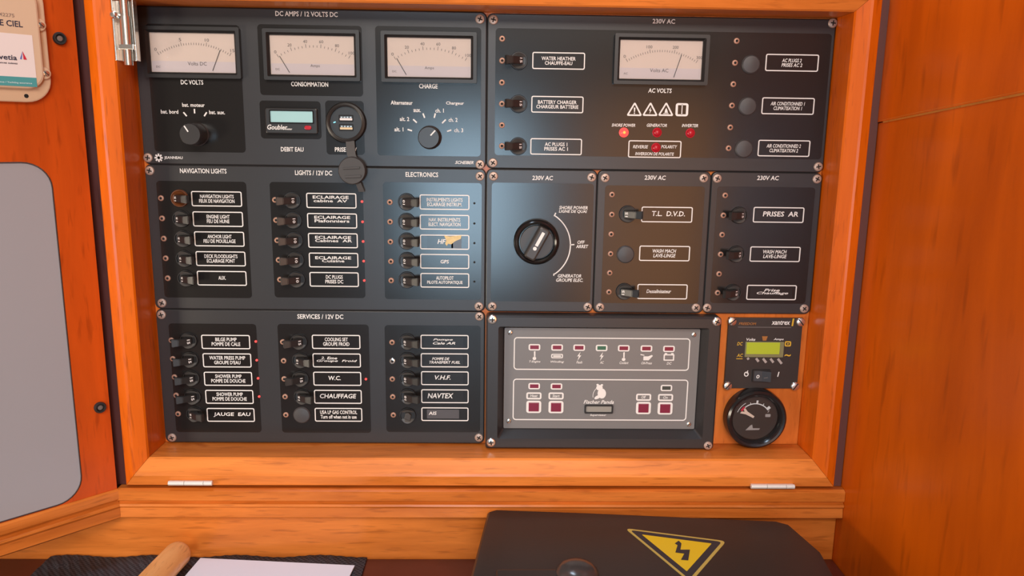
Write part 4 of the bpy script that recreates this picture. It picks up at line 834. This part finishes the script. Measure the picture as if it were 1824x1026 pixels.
# beige screwed lid with its stickers
bx1, bz0, bz1 = -0.0220, 0.0490, 0.1420; bx0 = -0.1220; bcx, bcz = (bx0 + bx1) / 2, (bz0 + bz1) / 2
P = LW.o + LW.M @ Vector((bcx, 0, bz0))
t = thing('junction_box', 'beige plastic box with rounded screwed lid and white insurance sticker', 'box', P, math.radians(45))
fr = Fr(P, math.radians(45)); bw, bh = bx1 - bx0, bz1 - bz0
add('base', prism(rr(-bw / 2, bw / 2, 0, bh, 0.018, 8), 0.0, -0.0042, 0.0010), BEIGE, t)
YB = -0.0085
add('lid', prism(rr(-bw / 2 + 0.0055, bw / 2 - 0.0055, 0.0100, bh - 0.008, 0.012, 8), -0.003, YB, 0.0016), BEIGE2, t)
for x, y in ((73, 45), (82, 131)):
    u, v = fr.uv(x, y, -0.006)
    lg = add('screw_lug', lathe([(0.0046, -0.003), (0.0046, -0.0056), (0.0040, -0.0064), (0, -0.0064)], 18), BEIGE, t, (u - 0.0008, 0, v)); add('screw', M_SM, STEEL, lg, (u, -0.0064, v), (0, 0.7, 0))
for x, y in ((30, 4), (47, 171)):
    u, v = fr.uv(x, y, -0.0042); add('mounting_hole', lathe([(0.0016, -0.00425), (0, -0.0043)], 12), VOID, t, (u, 0, v))
a = fr.uv(57, 63, YB); b = fr.uv(62, 155, YB); su1 = a[0]; sz1, sz0 = a[1], b[1]; su0 = su1 - 0.072
st = add('sticker', prism([(su1, sz1), (su0, sz1), (su0, sz0), (su1, sz0)], YB, YB - 0.0002), LABELW, t)
tz = fr.uv(60, 138.5, YB)[1]
add('teal_band', prism([(su1, tz), (su0, tz), (su0, sz0), (su1, sz0)], YB - 0.0002, YB - 0.0003), TEAL, st)
YS = YB - 0.0004
T(t, fr, '42275', 12, 26.5, 27, 6.5, YB - 0.0001, mat('faded_print', (0.30, 0.21, 0.16), 0.5)); T(t, fr, 'DE CIEL', 14, 41, 52, 11, YB - 0.0001, NAVY, bold=0.02)
T(st, fr, 'helvetia', 4, 101, 52, 9.5, YS, NAVY, bold=0.02); T(st, fr, 'assurances suisses', 8, 111.5, 46, 3.2, YS, NAVY); T(st, fr, 'plaisance / Yachting assurance', 22, 147, 70, 4, YB - 0.0005, mat('pale_print', (0.6, 0.75, 0.75), 0.5))
q = [fr.uv(x, y, YS) for x, y in ((35.5, 105), (40, 91), (48, 106.5), (42, 106))]
for lp, m_, nm in (((q[0], q[1], ((q[0][0] + q[3][0]) / 2, q[3][1])), BLUEP, 'blue_emblem'), ((q[1], q[2], q[3]), REDP, 'red_emblem')):
    bm = bmesh.new(); p_flat(bm, list(lp), 0); add(nm, finish(bm, 'm'), m_, st, (0, YS, 0))

# ================================================================== TABLE AND WHAT LIES ON IT
TZ = -0.3620
tb = thing('chart_table', 'dark red table top under the mat at the foot of the board', 'table', (0, -0.45, TZ - 0.022))
add('table_top', bev_box(-0.62, 0.3320, -0.42, 0.4238, 0.0, 0.022, 0.0015), CHEST, tb)
bm = bmesh.new(); MX0, MX1, MY1 = -0.4000, -0.1085, -0.0275
nx, ny = 60, 40
V_ = [[bm.verts.new((MX0 + (MX1 - MX0) * i / nx, MY1 - 0.30 * j / ny, 0.0012 + 0.0006 * ((i + j) % 2) + 0.0012 * math.sin(i * 0.4) * (1 if j < 3 else 0.3))) for j in range(ny + 1)] for i in range(nx + 1)]
for i in range(nx):
    for j in range(ny): bm.faces.new((V_[i][j], V_[i + 1][j], V_[i + 1][j + 1], V_[i][j + 1]))
rim = [V_[i][0] for i in range(nx + 1)]; low = [bm.verts.new((v_.co.x, v_.co.y, -0.0018)) for v_ in rim]
for i in range(nx): bm.faces.new((rim[i], low[i], low[i + 1], rim[i + 1]))
rim = V_[nx]; low = [bm.verts.new((v_.co.x, v_.co.y, -0.0018)) for v_ in rim]
for i in range(ny): bm.faces.new((rim[i], low[i], low[i + 1], rim[i + 1]))
tag(add('nonslip_mat', finish(bm, 'm'), WEAVE, None, (0, 0, TZ + 0.0019)), 'dark grey woven non-slip mat lying under the white paper', 'mat')
pz = TZ + 0.0046
bm = bmesh.new()
c0, c1 = Vector((-0.2600, -0.0345)), Vector((-0.1165, -0.0470)); dv = (c1 - c0).normalized(); nv = Vector((dv.y, -dv.x))
lp = [c0, c1, c1 + nv * 0.21, c0 + nv * 0.21]
lo = [bm.verts.new((p.x, p.y, 0)) for p in lp]; hi = [bm.verts.new((p.x, p.y, 0.0010)) for p in lp]
bm.faces.new(lo); bm.faces.new(hi)
for i in range(4): bm.faces.new((lo[i], lo[(i + 1) % 4], hi[(i + 1) % 4], hi[i]))
tag(add('paper_sheet', finish(bm, 'm'), PAPER, None, (0, 0, pz)), 'blank white sheet of paper lying on the dark mat', 'paper')
# round wooden stick
A = Vector((-0.2745, -0.0440, TZ + 0.0168)); B = Vector((-0.2920, -0.2300, TZ + 0.0168)); dd = (B - A).normalized()
sk = tube([A - dd * 0.0040, A - dd * 0.0030, A - dd * 0.0005, A + dd * 0.004, A + dd * 0.02, B], 0.0115, 24, [0.0045, 0.0080, 0.0105, 0.0118, 0.0118, 0.0118])
tag(add('wooden_stick', sk, WOOD_P), 'pale round wooden stick with rounded end lying on the mat', 'stick')
# black moulded cover with a warning sticker
CZ = -0.3055
t = thing('equipment_cover', 'black moulded cover with yellow high-voltage triangle on its top', 'cover', (0.135, -0.16, TZ))
ch = CZ - TZ
bm = bmesh.new()
def cov(z, grow, lift=0.0):
    base = [(-0.131, 0.1190), (-0.125, 0.1225), (-0.040, 0.1165), (0.060, 0.1080), (0.128, 0.1020), (0.137, 0.0960), (0.146, 0.0500), (0.141, 0.0100), (0.142, -0.190), (-0.146, -0.190), (-0.144, 0.0100)]
    cx_, cy_ = 0.0, -0.03; return [bm.verts.new((x + grow * (1 if x > 0 else -1), y + grow * (1 if y > -0.03 else -1), z + lift * x)) for x, y in base]
R_ = [cov(0.0, 0.004), cov(ch - 0.010, 0.0015), cov(ch - 0.003, 0.0), cov(ch - 0.0003, -0.0020), cov(ch, -0.0048)]
R_.append([bm.verts.new((v_.co.x * 0.93, (v_.co.y + 0.03) * 0.92 - 0.03, ch - 0.0012)) for v_ in R_[-1]])
for a_, b_ in zip(R_[:-1], R_[1:]):
    for i in range(11): bm.faces.new((a_[i], a_[(i + 1) % 11], b_[(i + 1) % 11], b_[i]))
bm.faces.new(R_[0]); bm.faces.new(R_[-1])
add('shell', finish(bm, 'm', True), COVER, t)
# raised boss and dome at the near left
add('raised_block', bev_box(-0.124, -0.062, -0.150, 0.014, ch - 0.004, ch + 0.0060, 0.003, 3), COVER, t)
bm = bmesh.new(); prof = [(0.0175, 0.0), (0.0175, 0.004), (0.0162, 0.0090), (0.0120, 0.0130), (0.0060, 0.0150), (0, 0.0155)]
Rr = []
for r_, z_ in prof:
    Rr.append([bm.verts.new((r_ * math.cos(2 * math.pi * i / 24), r_ * math.sin(2 * math.pi * i / 24), z_)) for i in range(24)] if r_ else [bm.verts.new((0, 0, z_))])
for a_, b_ in zip(Rr[:-1], Rr[1:]):
    for i in range(24):
        bm.faces.new((a_[i], a_[(i + 1) % 24], b_[(i + 1) % 24], b_[i]) if len(b_) > 1 else (a_[i], a_[(i + 1) % 24], b_[0]))
bm.faces.new(Rr[0])
add('dome_knob', finish(bm, 'm', True), mat('dome_plastic', (0.05, 0.042, 0.040), 0.22), t, (-0.0615, 0.0090, ch - 0.002))
def on_cover(px, py, z): d = ray(px, py); k = (z - CAM.z) / d.z; p = CAM + d * k; return (p.x - 0.135, p.y + 0.16)
sz = ch - 0.0009
tri = [on_cover(1113, 939, CZ), on_cover(1294, 962, CZ), on_cover(1230, 1036, CZ)]
gxm, gym = sum(p[0] for p in tri) / 3, sum(p[1] for p in tri) / 3
def tri_layer(f, z, r, m_, nm, par):
    pts = []
    for i in range(3):
        v0 = Vector((gxm + (tri[i][0] - gxm) * f, gym + (tri[i][1] - gym) * f)); pa = Vector(tri[i - 1]); pb = Vector(tri[(i + 1) % 3])
        a_ = (Vector((gxm + (pa.x - gxm) * f, gym + (pa.y - gym) * f)) - v0).normalized(); b_ = (Vector((gxm + (pb.x - gxm) * f, gym + (pb.y - gym) * f)) - v0).normalized()
        for k in range(5):
            s_ = k / 4; pts.append(v0 + a_ * r * (1 - s_) ** 2 + b_ * r * s_ ** 2)
    bm = bmesh.new(); lo_ = [bm.verts.new((p.x, p.y, z - 0.0003)) for p in pts]; hi_ = [bm.verts.new((p.x, p.y, z)) for p in pts]; n_ = len(pts)
    bm.faces.new(lo_); bm.faces.new(hi_)
    for i in range(n_): bm.faces.new((lo_[i], lo_[(i + 1) % n_], hi_[(i + 1) % n_], hi_[i]))
    return add(nm, finish(bm, 'm'), m_, par)
s0 = tri_layer(1.0, sz, 0.006, GOLDEDGE, 'warning_sticker', t); s0['label'] = 'yellow triangle with a black lightning bolt'
tri_layer(0.90, sz + 0.0001, 0.004, INK, 'black_border', s0); tri_layer(0.68, sz + 0.0002, 0.001, STICK, 'yellow_field', s0)
bolt = [(1203, 968), (1209, 961), (1217, 968), (1215, 978), (1230, 978), (1227, 996), (1212, 996), (1220, 984), (1203, 984), (1208, 972)]
bolt = [(1202, 967), (1209, 962), (1214, 967), (1212, 978), (1229, 978), (1226, 997), (1213, 996), (1219, 985), (1203, 983), (1207, 970)]
bm = bmesh.new(); vv = [bm.verts.new((*on_cover(x, y, CZ), sz + 0.0004)) for x, y in bolt]; bm.faces.new(vv); add('lightning_bolt', finish(bm, 'm'), INK, s0)
